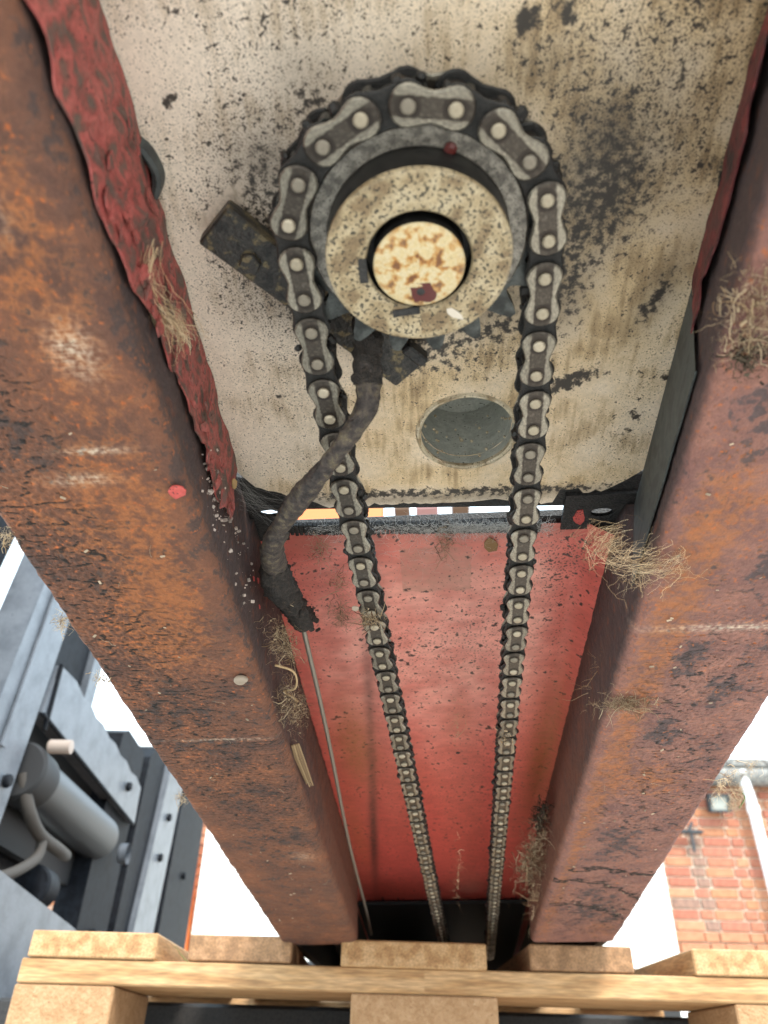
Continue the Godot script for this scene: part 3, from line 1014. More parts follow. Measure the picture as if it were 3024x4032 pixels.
func pallet_build() -> Node3D:
	var p := thing("wooden_pallet", "pale wooden pallet with chipboard blocks on which the rusty beams rest", "pallet", Transform3D(Basis(Vector3(0, 0, 1), -.006), Vector3(.05, .1035, -.884)))
	# local: top of deck at y 0, front at z 0, x centred; 800 wide, 1200 long
	var decks := [[-.3315, .127], [-.185, .1035], [-.0105, .1455], [.158, .1035], [.3325, .127]]
	for k in 5:
		var d = decks[k]
		part("deck_board", boxmesh(Vector3(d[0], -.012 + .0008 * sin(k * 2.3), -.6 + .002 * cos(k * 3.1)), Vector3(d[1], .0235, 1.2), .0014, Basis(Vector3(0, 0, 1), .003 * sin(k * 1.9))), M.wood_z2 if k == 1 or k == 3 else M.wood_z, p)
	for z in [-.0725, -.6, -1.1275]:
		part("stringer_board", boxmesh(Vector3(0, -.0352, z), Vector3(.8, .0215, .145), .0014), M.wood_x, p)
		for b in [[-.352, .1], [0, .145], [.352, .1]]:
			part("block", boxmesh(Vector3(b[0], -.0855, z), Vector3(b[1] - .002, .078, .143), .0016), M.chip, p)
	for x in [-.352, 0, .352]:
		part("bottom_board", boxmesh(Vector3(x, -.1355, -.6), Vector3(.1 if x != 0 else .145, .0215, 1.2), .0014), M.wood_z, p)
	return p

func pallets():
	pallet_build()
	var rest := single("wooden_bearer", boxmesh(Vector3(0, 0, 0), Vector3(.86, .142, .1), .002), M.wood_x, "thick timber bearer lying under the wooden pallet", "timber", Transform3D(Basis(), Vector3(.05, GROUND + .0715, -1.05)))
	single("wooden_bearer", rest.mesh, M.wood_x, "second timber bearer under the far half of the pallet", "timber", Transform3D(Basis(), Vector3(.05, GROUND + .0715, -1.85)))
	single("added_black_bar", boxmesh(Vector3.ZERO, Vector3(1.0, .085, .06), .004), M.black, "made up black bar added inside the pallet to darken its front openings", "bar", Transform3D(Basis(Vector3(0, 0, 1), -.006), Vector3(.05, .013, -1.12)))  # added so the openings behind the front blocks come out dark
	single("added_black_skid", boxmesh(Vector3(0, .2, 0), Vector3(1.3, .4, .12), .006), M.black, "made up low black skid added behind the wooden pallet to darken its openings", "skid", Transform3D(Basis(), Vector3(.1, GROUND, -2.28)))  # added dark filler seen through the pallet's openings

func machine():
	var ch := thing("machine_frame", "underside of a machine: two rusty beams, cream plate and red panel, resting on the pallet", "machine", MX)
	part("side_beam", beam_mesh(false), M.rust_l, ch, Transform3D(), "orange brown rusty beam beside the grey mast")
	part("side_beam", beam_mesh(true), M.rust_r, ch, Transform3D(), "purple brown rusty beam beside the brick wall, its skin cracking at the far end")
	# cream plate with a round opening, ragged at the far edge
	var hole := Vector2(.0203, .2310)
	var hr := .0203
	var outer := PackedVector2Array()
	var n := FastNoiseLite.new()
	n.seed = 5
	n.frequency = 160.0
	n.fractal_octaves = 3
	outer.append(Vector2(-.112, -.34))
	outer.append(Vector2(-.112, .235))
	outer.append(Vector2(-.0885, .2445))
	outer.append(Vector2(-.083, .2535))
	for k in 61:
		var x := -.079 + .166 * k / 60.0
		var s := .2595 + clampf((x + .079) / .03, 0.0, 1.0) * .0150
		if x > .058: s -= (x - .058) * .12
		if x > -.05 and x < .06: s += .0012
		s += n.get_noise_2d(x, .3) * .0022 + (n.get_noise_2d(x * 4.0, 2.0) * .0012)
		if x > .055 and x < .064: s += .004
		if x > .064 and x < .075: s -= .003
		outer.append(Vector2(x, s))
	outer.append(Vector2(.0945, .2655))
	outer.append(Vector2(.101, .2595))
	outer.append(Vector2(.1045, .253))
	outer.append(Vector2(.122, .24))
	outer.append(Vector2(.122, -.34))
	# bridge to the hole
	var poly := PackedVector2Array(outer)
	poly.append(Vector2(.122, -.33))
	var cut := PackedVector2Array()
	for k in 65:
		var a := TAU * k / 64.0 + .4
		var r := hr * (1.0 + .02 * n.get_noise_2d(cos(a) * .02, sin(a) * .02))
		if k == 64: a = .4 - .0004
		cut.append(hole + Vector2(cos(a), sin(a)) * r)
	var at := -1
	for i in outer.size():
		if outer[i].is_equal_approx(Vector2(.101, .2595)): at = i
	poly = PackedVector2Array()
	for i in outer.size():
		poly.append(outer[i])
		if i == at:
			poly.append_array(cut)
			poly.append(outer[i] + Vector2(.00005, -.00006))
	var idx := Geometry2D.triangulate_polygon(poly)
	if idx.is_empty():
		poly.reverse()
		idx = Geometry2D.triangulate_polygon(poly)
	if idx.is_empty(): printerr("plate not triangulated")
	var st := stool()
	for i in range(0, idx.size(), 3):
		for f in [[.25, -1.0], [.2565, 1.0]]:
			var a := poly[idx[i]]
			var b := poly[idx[i + 1]]
			var c := poly[idx[i + 2]]
			var va := Vector3(a.x, f[0], -a.y)
			var vb := Vector3(b.x, f[0], -b.y)
			var vc := Vector3(c.x, f[0], -c.y)
			if (vb - va).cross(vc - va).y * f[1] > 0.0:
				var t := vb
				vb = vc
				vc = t
			for v in [va, vb, vc]:
				st.set_uv(plate_uv(v))
				st.add_vertex(v)
	for i in outer.size():
		var a := outer[i]
		var b := outer[(i + 1) % outer.size()]
		var q := [Vector3(a.x, .25, -a.y), Vector3(b.x, .25, -b.y), Vector3(b.x, .2565, -b.y), Vector3(a.x, .2565, -a.y)]
		for e in [0, 1, 2, 0, 2, 3]:
			st.set_uv(plate_uv(q[e]))
			st.add_vertex(q[e])
	var pl := part("cream_plate", done(st), M.cream, ch)
	# the tube behind the opening and its weld lip
	var ts := stool()
	lathe(ts, PackedVector2Array([Vector2(hr * 1.015, .2502), Vector2(hr * 1.01, .287), Vector2(.0002, .288)]), 64, Vector3(hole.x, 0, -hole.y))
	part("tube", done(ts), M.tubeinside, pl)
	var ls := stool()
	var lp := PackedVector2Array([Vector2(hr * 1.0, .2515), Vector2(hr * 1.0, .2496), Vector2(hr * 1.035, .2489), Vector2(hr * 1.07, .2491), Vector2(hr * 1.11, .2499)])
	lathe(ls, lp, 64, Vector3(hole.x, 0, -hole.y), Basis(), .012)
	part("weld_lip", done(ls), M.creamplain, pl)
	var bumps := stool()
	for k in 30:
		var a := rng.randf_range(PI * .05, PI * .95)
		var y := rng.randf_range(.254, .28)
		var p := Vector3(hole.x + cos(a) * hr * 1.0, y, -hole.y - sin(a) * hr * 1.0)
		box(bumps, p, Vector3.ONE * rng.randf_range(.0006, .0016), .0003, Basis(Vector3(rng.randfn(), rng.randfn(), rng.randfn()).normalized(), 1.0))
	var bp := part("paint_drip", done(bumps), M.creamplain, pl)
	bp.set_meta("kind", "stuff")
	# grey bush at the plate's edge, and a black disc as the shade in the notch opposite
	var bu := stool()
	lathe(bu, PackedVector2Array([Vector2(.0105, .252), Vector2(.0108, .2445), Vector2(.0120, .2438), Vector2(.0133, .2445), Vector2(.0136, .2499)]), 40, Vector3(-.0938, 0, -.1075), Basis(), .02)
	part("bush", done(bu), M.primer, ch)
	var bi := stool()
	lathe(bi, PackedVector2Array([Vector2(.0105, .2492), Vector2(.0001, .2493)]), 30, Vector3(-.0938, 0, -.1075))
	part("bush_hole", done(bi), M.black, ch)
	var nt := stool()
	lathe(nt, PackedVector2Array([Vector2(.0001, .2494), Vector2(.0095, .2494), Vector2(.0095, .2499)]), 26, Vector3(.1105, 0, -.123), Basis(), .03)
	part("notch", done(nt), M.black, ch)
	# cracked line in the paint and peeling strips along the walls
	part("paint_layer", peel_mesh(-1.0, -.10, .247, .2088, .2492, 11, .0878), M.redpaint, ch, Transform3D(), "thick red paint peeling off the inside of the orange brown beam")
	part("paint_layer", peel_mesh(1.0, -.10, .162, .220, .2492, 12, .0958), M.reddark, ch, Transform3D(), "dull red paint left on the inside of the purple brown beam")
	var pc := stool()
	for k in 70:
		var s := rng.randf_range(.02, .243)
		var yl := lerpf(.2085, .198, clampf((.145 - s) / .03, 0.0, 1.0))
		var y := yl + absf(rng.randfn()) * .010 if rng.randf() < .7 else rng.randf_range(.205, .247)
		y = minf(y, .234)
		var q := rng.randf_range(.0012, .0042)
		var chip := PackedVector2Array()
		for j in 7: chip.append(Vector2(cos(TAU * j / 7.0) * 1.3, sin(TAU * j / 7.0)) * q * rng.randf_range(.5, 1.1))
		var bs := Basis(Vector3(0, 0, 1), PI / 2 + rng.randfn() * .12) * Basis(Vector3(1, 0, 0), rng.randfn() * .12) * Basis(Vector3.UP, rng.randf() * TAU)
		var spot := Vector3(-.0818 + rng.randf() * .0012, y, -s)
		prism(pc, chip, func(p): return spot + bs * Vector3(p.x, p.x * p.x * 30.0, p.y), func(p): return spot + bs * Vector3(p.x, p.x * p.x * 30.0 + .0005, p.y))
	part("paint_chip", done(pc), M.redpaint, ch).set_meta("kind", "stuff")
	part("primer_layer", peel_mesh(1.0, .163, .281, .2005, .2492, 13, .0968), M.primer, ch)
	# dark cross member behind the plate's far edge
	var cm := stool()
	box(cm, Vector3(.008, .2645, -.2768), Vector3(.205, .014, .0235), .001, Basis(Vector3.UP, .038))
	part("cross_bar", done(cm), M.black, ch)
	# red panel: a shallow tray with a black front edge
	var rs := stool()
	var nx := 42
	var nzz := 90
	for j in nzz:
		for i in nx:
			var q := []
			for e in [[0, 0], [1, 0], [1, 1], [0, 1]]:
				var x: float = -.0985 + .207 * (i + e[0]) / nx
				var s: float = .302 + 1.04 * (j + e[1]) / nzz
				var y := .2565 + .0006 * n.get_noise_2d(x * .12, s * .05)
				var sx := -.0415 - (s - .46) * .05      # a shallow pressed crease
				y += .0016 * exp(-((x - sx) / .005) ** 2)
				y -= maxf(0.0, x - .082 - .025 * (s - .31)) * .75
				q.append(Vector3(x, y, -s))
			rs.set_smooth_group(0)
			for e in [0, 2, 1, 0, 3, 2]:
				var v: Vector3 = q[e]
				rs.set_uv(Vector2((v.x + .1) / .21, (-v.z - .295) / .665))
				rs.add_vertex(v)
	rs.set_smooth_group(-1)
	var rp := part("red_panel", done(rs), M.red, ch)
	part("panel_back", boxmesh(Vector3(.005, .2635, -.822), Vector3(.207, .006, 1.04), .001), M.black, rp)
	var es := stool()
	var nn := 60
	for k in nn:
		var x0 := -.0700 + .141 * k / nn
		var hgt := .0028 + .0012 * n.get_noise_2d(x0 * 2.0, 7.0)
		box(es, Vector3(x0 + .0705 / nn, .2580, -.2985), Vector3(.141 / nn + .0003, .004, .0050 + hgt), .0007)
	part("front_lip", done(es), M.black, rp, Transform3D(Basis(Vector3.UP, .038), Vector3(0, 0, -.0042)))
	# tabs with oblong holes that tie the panel to the cross bar
	for t in [[.0870, .035, .0885, .0055, .0030], [-.0795, .018, -.0772, .0052, .0026]]:
		var outl := PackedVector2Array()
		var hx: float = t[1] / 2.0
		var cx: float = t[0]
		var o2 := PackedVector2Array([Vector2(cx - hx, .2805), Vector2(cx + hx, .2805), Vector2(cx + hx, .306), Vector2(cx - hx, .306)])
		for i in 4: outl.append(o2[i])
		var h2 := PackedVector2Array()
		for k in 25:
			var a := TAU * k / 24.0 + PI
			if k == 24: a -= .002
			h2.append(Vector2(t[2] + cos(-a) * t[3], .2935 if t[0] > 0 else .2845) + Vector2(0, sin(-a) * t[4]))
		# keyhole from corner 3
		var kp := PackedVector2Array([o2[0], o2[1], o2[2], o2[3]])
		kp.append_array(h2)
		kp.append(o2[3] + Vector2(.00003, -.00008))
		var tb := stool()
		var ti := Geometry2D.triangulate_polygon(kp)
		if ti.is_empty(): printerr("tab not triangulated")
		for i in range(0, ti.size(), 3):
			for yy in [.2552, .2572]:
				tri(tb, Vector3(kp[ti[i]].x, yy, -kp[ti[i]].y), Vector3(kp[ti[i + 1]].x, yy, -kp[ti[i + 1]].y), Vector3(kp[ti[i + 2]].x, yy, -kp[ti[i + 2]].y), Vector3(cx, .2562, -.2935))
		for i in 4:
			quad(tb, Vector3(o2[i].x, .2552, -o2[i].y), Vector3(o2[(i + 1) % 4].x, .2552, -o2[(i + 1) % 4].y), Vector3(o2[(i + 1) % 4].x, .2572, -o2[(i + 1) % 4].y), Vector3(o2[i].x, .2572, -o2[i].y), Vector3(cx, .2562, -.2935))
		part("tab", done(tb), M.black, ch)
	part("paint_patch", flake_mesh(.0055, .0004, 10, .8), M.redclean, ch, Transform3D(Basis(), Vector3(.0775, .2547, -.2965)))
	part("paint_patch", flake_mesh(.004, .0004, 9, 1.0), M.redclean, ch, Transform3D(Basis(), Vector3(-.068, .2547, -.2835)))
	# made-up black housing, added to keep light from the far end
	var hs := stool()
	box(hs, Vector3(.005, .295, -1.12), Vector3(.344, .05, .50), .002)
	box(hs, Vector3(.005, .262, -1.36), Vector3(.33, .03, .02), .002)
	box(hs, Vector3(.003, .2520, -1.155), Vector3(.196, .004, .39), .0018)  # black sheet standing for the shade over the red panel's far end
	for hx in [-.164, .166]:
		var side := PackedVector2Array([Vector2(.885, .197), Vector2(1.36, .246), Vector2(1.36, .275), Vector2(.885, .275)])
		prism(hs, side, func(v): return Vector3(hx, v.y, -v.x), func(v): return Vector3(hx + .010, v.y, -v.x))
	part("added_end_housing", done(hs), M.near_black, ch)
	# the flattened bar on the plate
	var bar := thing("flat_bar", "black greasy flat bar with one bolt, set slantwise behind the sprocket on the cream plate", "bar", mpos(-.0345, .2435, .1568))
	var ang := Basis(Vector3.UP, atan2(.0605, .0585))
	part("bar", boxmesh(Vector3.ZERO, Vector3(.0915, .0065, .0176), .0007, ang), M.darkbar, bar)
	var bo := stool()
	lathe(bo, PackedVector2Array([Vector2(.0001, -.0055), Vector2(.0034, -.0055), Vector2(.0039, -.0048), Vector2(.0039, 0)]), 6, Vector3(-.0218, 0, .0190))
	part("bolt", done(bo), M.darkbar, bar)
	part("clip", boxmesh(Vector3(.0335, -.0048, -.0215), Vector3(.0105, .006, .0045), .0008, ang), M.black, bar)

func plate_uv(v: Vector3) -> Vector2:
	return Vector2((v.x - PX0) / (PX1 - PX0), (-v.z - PS0) / (PS1 - PS0))

func peel_mesh(sgn: float, s0: float, s1: float, ylow: float, ytop: float, sd: int, x0: float) -> ArrayMesh:
	# a skin of old paint standing off the inner wall, its lower edge broken and curled
	var n := FastNoiseLite.new()
	n.seed = sd
	n.frequency = 60.0
	n.fractal_octaves = 2
	var st := stool()
	var na := int((s1 - s0) / .0013)
	var nb := 9
	var grid := []
	for j in na + 1:
		var s := s0 + (s1 - s0) * j / na
		var e := ylow + (.2 if sd == 13 else 1.0) * .0045 * n.get_noise_2d(s * .45, 1.0) + (.0 if sd == 13 else .0007) * n.get_noise_2d(s * 1.6, 5.0) + (.0 if sd == 13 else .010) * maxf(0.0, n.get_noise_2d(s * .7, 15.0) - .12)
		if sgn < 0: e += .010 * clampf((s - .205) / .04, 0.0, 1.0)
		if sgn < 0 and s < .05: e += .022 * clampf((.05 - s) / .004, 0.0, 1.0)
		var flap := clampf((.145 - s) / .03, 0.0, 1.0) if sgn < 0 else 0.0
		e = minf(lerpf(e, .1968 + .003 * n.get_noise_2d(s * .9, 8.0), flap), ytop - .004)
		var row := []
		for k in nb + 1:
			var t := float(k) / nb
			var y := lerpf(e, ytop, t)
			var lean := (.012 if sgn > 0 else .0015) * (y - .198) / .0515
			var base := (.0905 if sgn > 0 else .0845) + lean
			var off := .0016 + .0010 * n.get_noise_2d(s * .8, t * .03 + 3.0)
			if sd == 13: off = .0012
			if t < .2 and sd != 13: off += .0016 * (1.0 - t / .2) * (.5 + n.get_noise_2d(s * .5, 9.0))
			off += flap * .003 * (.6 + n.get_noise_2d(s * 1.2, t * .05 + 6.0)) * sin(PI * t)
			base += flap * clampf((.1893 - y) / .004, 0.0, 1.0) * .007
			row.append(Vector3(sgn * (base - maxf(off, .0006)), y, -s))
		grid.append(row)
	var th := Vector3(sgn * .0006, 0, 0)
	for j in na:
		for k in nb:
			var a: Vector3 = grid[j][k]
			var b: Vector3 = grid[j + 1][k]
			var c: Vector3 = grid[j + 1][k + 1]
			var d: Vector3 = grid[j][k + 1]
			st.set_smooth_group(1)
			quad(st, a, b, c, d, a + th * 40.0)
			if k == 0:
				st.set_smooth_group(-1)
				quad(st, a, b, b + th, a + th, a + Vector3(0, .01, 0))
	return done(st)

func sprocket():
	var sp := thing("sprocket", "toothed sprocket with speckled hub and rust stained shaft end on the cream plate", "sprocket", mpos(.0015, .2222, .1203))
	# toothed wheel
	var N := 19
	var poly := PackedVector2Array()
	for k in N:
		var a := deg_to_rad(92.2) + TAU * k / N
		# roller seat at the pin angle, tooth tip half-way to the next
		for q in [[-.5, .0436], [-.42, .0434], [-.30, .0404], [-.2, .0372], [-.1, .0353], [0, .0348], [.1, .0353], [.2, .0372], [.30, .0404], [.42, .0434]]:
			var b: float = a + TAU / N * q[0]
			poly.append(Vector2(cos(b), sin(b)) * q[1])
	var st := stool()
	var ctr := Vector3.ZERO
	var m := poly.size()
	for k in m:
		var p := poly[k]
		var q := poly[(k + 1) % m]
		for y in [-.0033, .0033]:
			tri(st, Vector3(0, y, 0), Vector3(p.x, y * .7, -p.y), Vector3(q.x, y * .7, -q.y), ctr)
		quad(st, Vector3(p.x, -.0023, -p.y), Vector3(q.x, -.0023, -q.y), Vector3(q.x, .0023, -q.y), Vector3(p.x, .0023, -p.y), ctr)
	part("toothed_wheel", done(st), M.tooth, sp)
	var rg := stool()
	lathe(rg, PackedVector2Array([Vector2(.0270, -.0036), Vector2(.0278, -.0042), Vector2(.0328, -.0040), Vector2(.0336, -.0030)]), 80)
	part("wheel_face", done(rg), M.wheel, sp)
	var hb := stool()
	lathe(hb, PackedVector2Array([Vector2(.0274, -.0034), Vector2(.0275, -.0160)]), 80)
	var hub := part("hub", done(hb), M.side_shade, sp)
	var hf := stool()
	lathe(hf, PackedVector2Array([Vector2(.0275, -.0160), Vector2(.0272, -.0173), Vector2(.0263, -.0177), Vector2(.0160, -.0177), Vector2(.0154, -.0171)]), 80)
	part("hub_face", done(hf), M.hub, hub)
	part("key_slot", boxmesh(Vector3(-.0166, -.0175, -.002), Vector3(.0026, .0012, .0080), .0002), M.black, hub)
	part("key_slot", boxmesh(Vector3(-.0045, -.0175, -.0168), Vector3(.0085, .0012, .0026), .0002, Basis(Vector3.UP, -.1)), M.black, hub)
	part("paint_mark", flake_mesh(.0034, .0003, 8, .5), M.chalk, hub, Transform3D(Basis(Vector3.UP, -.9), Vector3(.0105, -.0180, -.0185)))
	part("grease_blob", boxmesh(Vector3(.0098, -.0045, .0262), Vector3(.0034, .003, .0040), .001, Basis(Vector3.UP, .4)), M.oxide, sp)
	var sf := stool()
	lathe(sf, PackedVector2Array([Vector2(.0154, -.0172), Vector2(.0154, -.0110), Vector2(.0134, -.0110), Vector2(.0134, -.0197)]), 64)
	var shaft := part("shaft", done(sf), M.side_shade, sp)
	var se := stool()
	lathe(se, PackedVector2Array([Vector2(.0134, -.0197), Vector2(.0131, -.0202), Vector2(.0124, -.0205), Vector2(.0108, -.0208), Vector2(.0080, -.0211), Vector2(.0045, -.0213), Vector2(.0001, -.0214)]), 64)
	part("shaft_end", done(se), M.shaft, shaft)
	part("oil_stain", flake_mesh(.0036, .0002, 18, 1.25), M.oxide, shaft, Transform3D(Basis(), Vector3(.0006, -.0213, -.0082)))
	var dm := stool()
	lathe(dm, PackedVector2Array([Vector2(.0001, -.0217), Vector2(.0008, -.0216), Vector2(.0014, -.0211)]), 14, Vector3(.0002, 0, -.0078))
	part("centre_mark", done(dm), M.black, shaft)
	var back := stool()
	lathe(back, PackedVector2Array([Vector2(.020, .003), Vector2(.020, .0278)]), 40)
	part("boss", done(back), M.black, sp)

func bez(a: Array, per := 10) -> PackedVector3Array:
	var c := Curve3D.new()
	for i in a.size():
		var p: Vector3 = a[i]
		var t: Vector3 = (a[mini(i + 1, a.size() - 1)] - a[maxi(i - 1, 0)]) / 6.0
		c.add_point(p, -t, t)
	c.bake_interval = .002
	var out := PackedVector3Array()
	var n := (a.size() - 1) * per
	for i in n + 1: out.append(c.sample_baked(c.get_baked_length() * i / n, true))
	return out

func cable():
	var n := FastNoiseLite.new()
	n.seed = 9
	n.frequency = 240.0
	n.fractal_octaves = 3
	var cb := thing("control_cable", "dirty brown sheathed cable bending across the chain, with a bare twisted wire running on", "cable", MX)
	var path := [Vector3(-.0178, .232, -.163), Vector3(-.0180, .222, -.168), Vector3(-.0188, .212, -.180), Vector3(-.0270, .205, -.1900), Vector3(-.0375, .203, -.2040), Vector3(-.0510, .205, -.2240), Vector3(-.0612, .208, -.2430), Vector3(-.0672, .212, -.2600), Vector3(-.0700, .218, -.2800)]
	var pts := bez(path, 9)
	var rad := PackedFloat32Array()
	for i in pts.size(): rad.append(.0040 + .0006 * sin(i * .2) + (.0012 if i > pts.size() * .72 else 0.0))
	var st := stool()
	tube(st, pts, rad, 18, 0, 0, .22, n)
	part("sheath", done(st), M.sheath, cb)
	var s2 := stool()
	var boot := bez([Vector3(-.0700, .2170, -.2770), Vector3(-.0712, .219, -.290), Vector3(-.0705, .222, -.304), Vector3(-.0680, .224, -.320), Vector3(-.0662, .226, -.336), Vector3(-.0655, .227, -.343)], 9)
	var r2 := PackedFloat32Array()
	for i in boot.size():
		var t := float(i) / (boot.size() - 1)
		r2.append(.0060 + .0016 * sin(t * 5.0) + .0018 * clampf((t - .6) * 3.0, 0.0, 1.0) - .003 * clampf((t - .93) * 14.0, 0.0, 1.0))
	tube(s2, boot, r2, 22, 0, 0, .42, n)
	for k in 90:
		var q: Vector3 = boot[rng.randi() % boot.size()]
		var e := Vector3(rng.randfn(), rng.randfn() * .6, rng.randfn() * 1.4).normalized() * rng.randf_range(.003, .0078)
		box(s2, q + e, Vector3(1, .7, 1.3) * rng.randf_range(.0012, .0036), .0006, Basis(Vector3(rng.randfn(), rng.randfn(), rng.randfn()).normalized(), rng.randf() * 3.0))
	part("boot", done(s2), M.gunk, cb)
	var s3 := stool()
	tube(s3, bez([Vector3(-.0170, .2400, -.1560), Vector3(-.0176, .234, -.1600), Vector3(-.0178, .226, -.1650), Vector3(-.0184, .216, -.174)], 8), PackedFloat32Array([.0052]), 18, 0, 0, .35, n)
	tube(s3, bez([Vector3(-.026, .2385, -.150), Vector3(-.016, .2375, -.158), Vector3(-.006, .239, -.166)], 8), PackedFloat32Array([.0048]), 16, 0, 0, .4, n)
	part("clamp", done(s3), M.gunk, cb)
	var s4 := stool()
	var w := PackedVector3Array()
	var a := Vector3(-.0668, .2265, -.338)
	var b := Vector3(-.0785, .2200, -.965)
	for i in 401:
		var t := i / 400.0
		w.append(a.lerp(b, t) + Vector3(.0008 * sin(t * 9.0), -.002 * sin(t * PI), 0))
	tube(s4, w, PackedFloat32Array([.0013]), 18, 6, .42)
	part("wire", done(s4), M.wire, cb)

func slab(poly: Array, x: float, th: float) -> ArrayMesh:
	# a steel plate standing along the view: poly in (z, y), its face at x, thickness away from the machine
	var st := stool()
	var p := PackedVector2Array()
	for q in poly: p.append(Vector2(q[0], q[1]))
	prism(st, p, func(v): return Vector3(x, v.y, v.x), func(v): return Vector3(x - th, v.y, v.x))
	return done(st)

func mast():
	var m := thing("lifting_mast", "blurred grey steel lifting mast with a hydraulic cylinder, standing left of the pallet", "mast", Transform3D(Basis(), Vector3(-.6, GROUND, -1.7)))
	var off := Transform3D(Basis(), Vector3(.6, -GROUND, 1.7))
	var g := GROUND + .002
	part("near_rail", slab([[-1.085, g], [-1.165, .465], [-1.192, .69], [-1.28, 1.4], [-1.405, 1.4], [-1.329, .673], [-1.29, .301], [-1.235, g]], -.6, .06), M.steel_light, m, off)
	part("rail_rib", slab([[-1.205, .40], [-1.235, .75], [-1.250, .75], [-1.220, .40]], -.594, .004), M.steel_light, m, off)
	part("near_rail_back", slab([[-.93, .62], [-1.14, .66], [-1.16, .80], [-.97, .80]], -.66, .12), M.steel_dark, m, off)
	part("near_rail_back", slab([[-.90, .30], [-1.10, .34], [-1.14, .60], [-.93, .58]], -.66, .12), M.steel_dark, m, off)
	var top := [[-1.326, .500]]
	top.append([-1.350, .600])
	for k in 12:
		var z := -1.39 - k * .05
		top.append([z, .606 - k * .0035 + (.004 if k % 2 else -.003)])
	top.append([-1.995, .560])
	top.append([-2.000, .474])
	part("cross_plate", slab(top, -.6, .03), M.steel_light, m, off)
	part("recess_shade", slab([[-1.30, .30], [-1.33, .58], [-2.0, .54], [-2.0, .30]], -.655, .02), M.near_black, m, off)  # near-black backing; the shade under the cross plate is put into its colour
	part("rear_column", slab([[-1.47, .50], [-1.50, 1.4], [-1.72, 1.4], [-1.70, .50]], -.70, .05), M.steel_dark, m, off)
	part("rear_column", slab([[-1.705, .50], [-1.725, 1.4], [-1.79, 1.4], [-1.76, .50]], -.685, .04), M.steel_light, m, off)
	# hydraulic cylinder lying along the mast
	var al := Basis(Vector3(1, 0, 0), -PI / 2)
	var cy := stool()
	lathe(cy, PackedVector2Array([Vector2(.0001, 0), Vector2(.040, 0), Vector2(.046, .006), Vector2(.046, .42), Vector2(.040, .428), Vector2(.0001, .43)]), 40, Vector3(-.62, .400, -1.395), al)
	var cyl := part("cylinder", done(cy), M.steel_mid, m, off)
	var cap := stool()
	lathe(cap, PackedVector2Array([Vector2(.0001, 0), Vector2(.045, 0), Vector2(.050, .006), Vector2(.050, .07), Vector2(.046, .075)]), 40, Vector3(-.62, .402, -1.335), al)
	part("end_cap", done(cap), M.near_black, cyl)
	var ej := stool()
	lathe(ej, PackedVector2Array([Vector2(.0001, 0), Vector2(.010, 0), Vector2(.012, .003), Vector2(.012, .04), Vector2(.0001, .041)]), 24, Vector3(-.58, .445, -1.345), Basis(Vector3(0, 0, 1), -PI / 2))
	part("pin", done(ej), M.pinmetal, cyl)
	# hose
	var hs := stool()
	tube(hs, bez([Vector3(-.61, .395, -1.34), Vector3(-.59, .34, -1.36), Vector3(-.585, .315, -1.42), Vector3(-.585, .312, -1.52), Vector3(-.60, .318, -1.60)], 8), PackedFloat32Array([.011]), 12)
	tube(hs, bez([Vector3(-.585, .314, -1.43), Vector3(-.58, .28, -1.42), Vector3(-.585, .245, -1.36), Vector3(-.60, .22, -1.30)], 8), PackedFloat32Array([.009]), 12)
	part("hose", done(hs), M.hose, m, off)
	# backing plates with a slot between them
	part("web_plate", slab([[-1.27, .10], [-1.30, .46], [-1.60, .40], [-1.708, .36], [-1.708, g], [-1.26, g]], -.69, .02), M.steel_dark, m, off)
	part("web_plate", slab([[-1.708, .325], [-1.708, .40], [-1.81, .42], [-1.81, .325]], -.69, .02), M.steel_dark, m, off)
	part("lower_arm", slab([[-1.25, .235], [-1.66, .204], [-1.80, .185], [-1.80, .05], [-1.24, .08]], -.575, .06), M.steel_light, m, off)
	part("roller", _roller(), M.steel_dark, m, off)
	# far rails
	part("inner_rail", slab([[-1.79, g], [-1.80, .40], [-1.82, .64], [-1.86, .66], [-2.02, .655], [-1.985, g]], -.615, .06), M.steel_dark, m, off)
	part("rail_groove", slab([[-1.99, g], [-2.03, .62], [-2.06, .62], [-2.02, g]], -.64, .03), M.near_black, m, off)
	part("inner_rail", slab([[-2.02, g], [-2.06, .66], [-2.10, .70], [-2.22, .705], [-2.13, g]], -.61, .06), M.steel_dark, m, off)
	part("outer_rail", slab([[-2.10, g], [-2.152, .267], [-2.235, .70], [-2.405, .70], [-2.345, .289], [-2.30, g]], -.595, .06), M.steel_light, m, off)
	part("rail_groove", slab([[-2.30, g], [-2.405, .60], [-2.47, .60], [-2.40, g]], -.64, .03), M.near_black, m, off)
	part("outer_rail", slab([[-2.40, g], [-2.47, .70], [-2.50, .74], [-2.82, .74], [-2.80, g]], -.605, .07), M.steel_dark, m, off)
	for q in [[-1.26, .36, -.598], [-1.88, .53, -.598], [-2.26, .45, -.593], [-2.28, .56, -.593], [-2.62, .47, -.603], [-1.90, .52, -.613], [-1.89, .22, -.613]]:
		var bs := stool()
		lathe(bs, PackedVector2Array([Vector2(.0001, .010), Vector2(.009, .010), Vector2(.011, .007), Vector2(.011, 0)]), 6, Vector3(q[2], q[1], q[0]), Basis(Vector3(0, 0, 1), -PI / 2))
		part("bolt", done(bs), M.steel_dark, m, off)
	var wd := stool()
	for k in 26: box(wd, Vector3(-.598, .598 - k * .0048, -1.345 - .0002 * k), Vector3(.008, .006, .010), .002)
	for k in 40: box(wd, Vector3(-.598, .497 - k * .0007, -1.335 - k * .0165), Vector3(.007, .007, .018), .002)
	part("weld_bead", done(wd), M.steel_dark, m, off)
	var bl := stool()
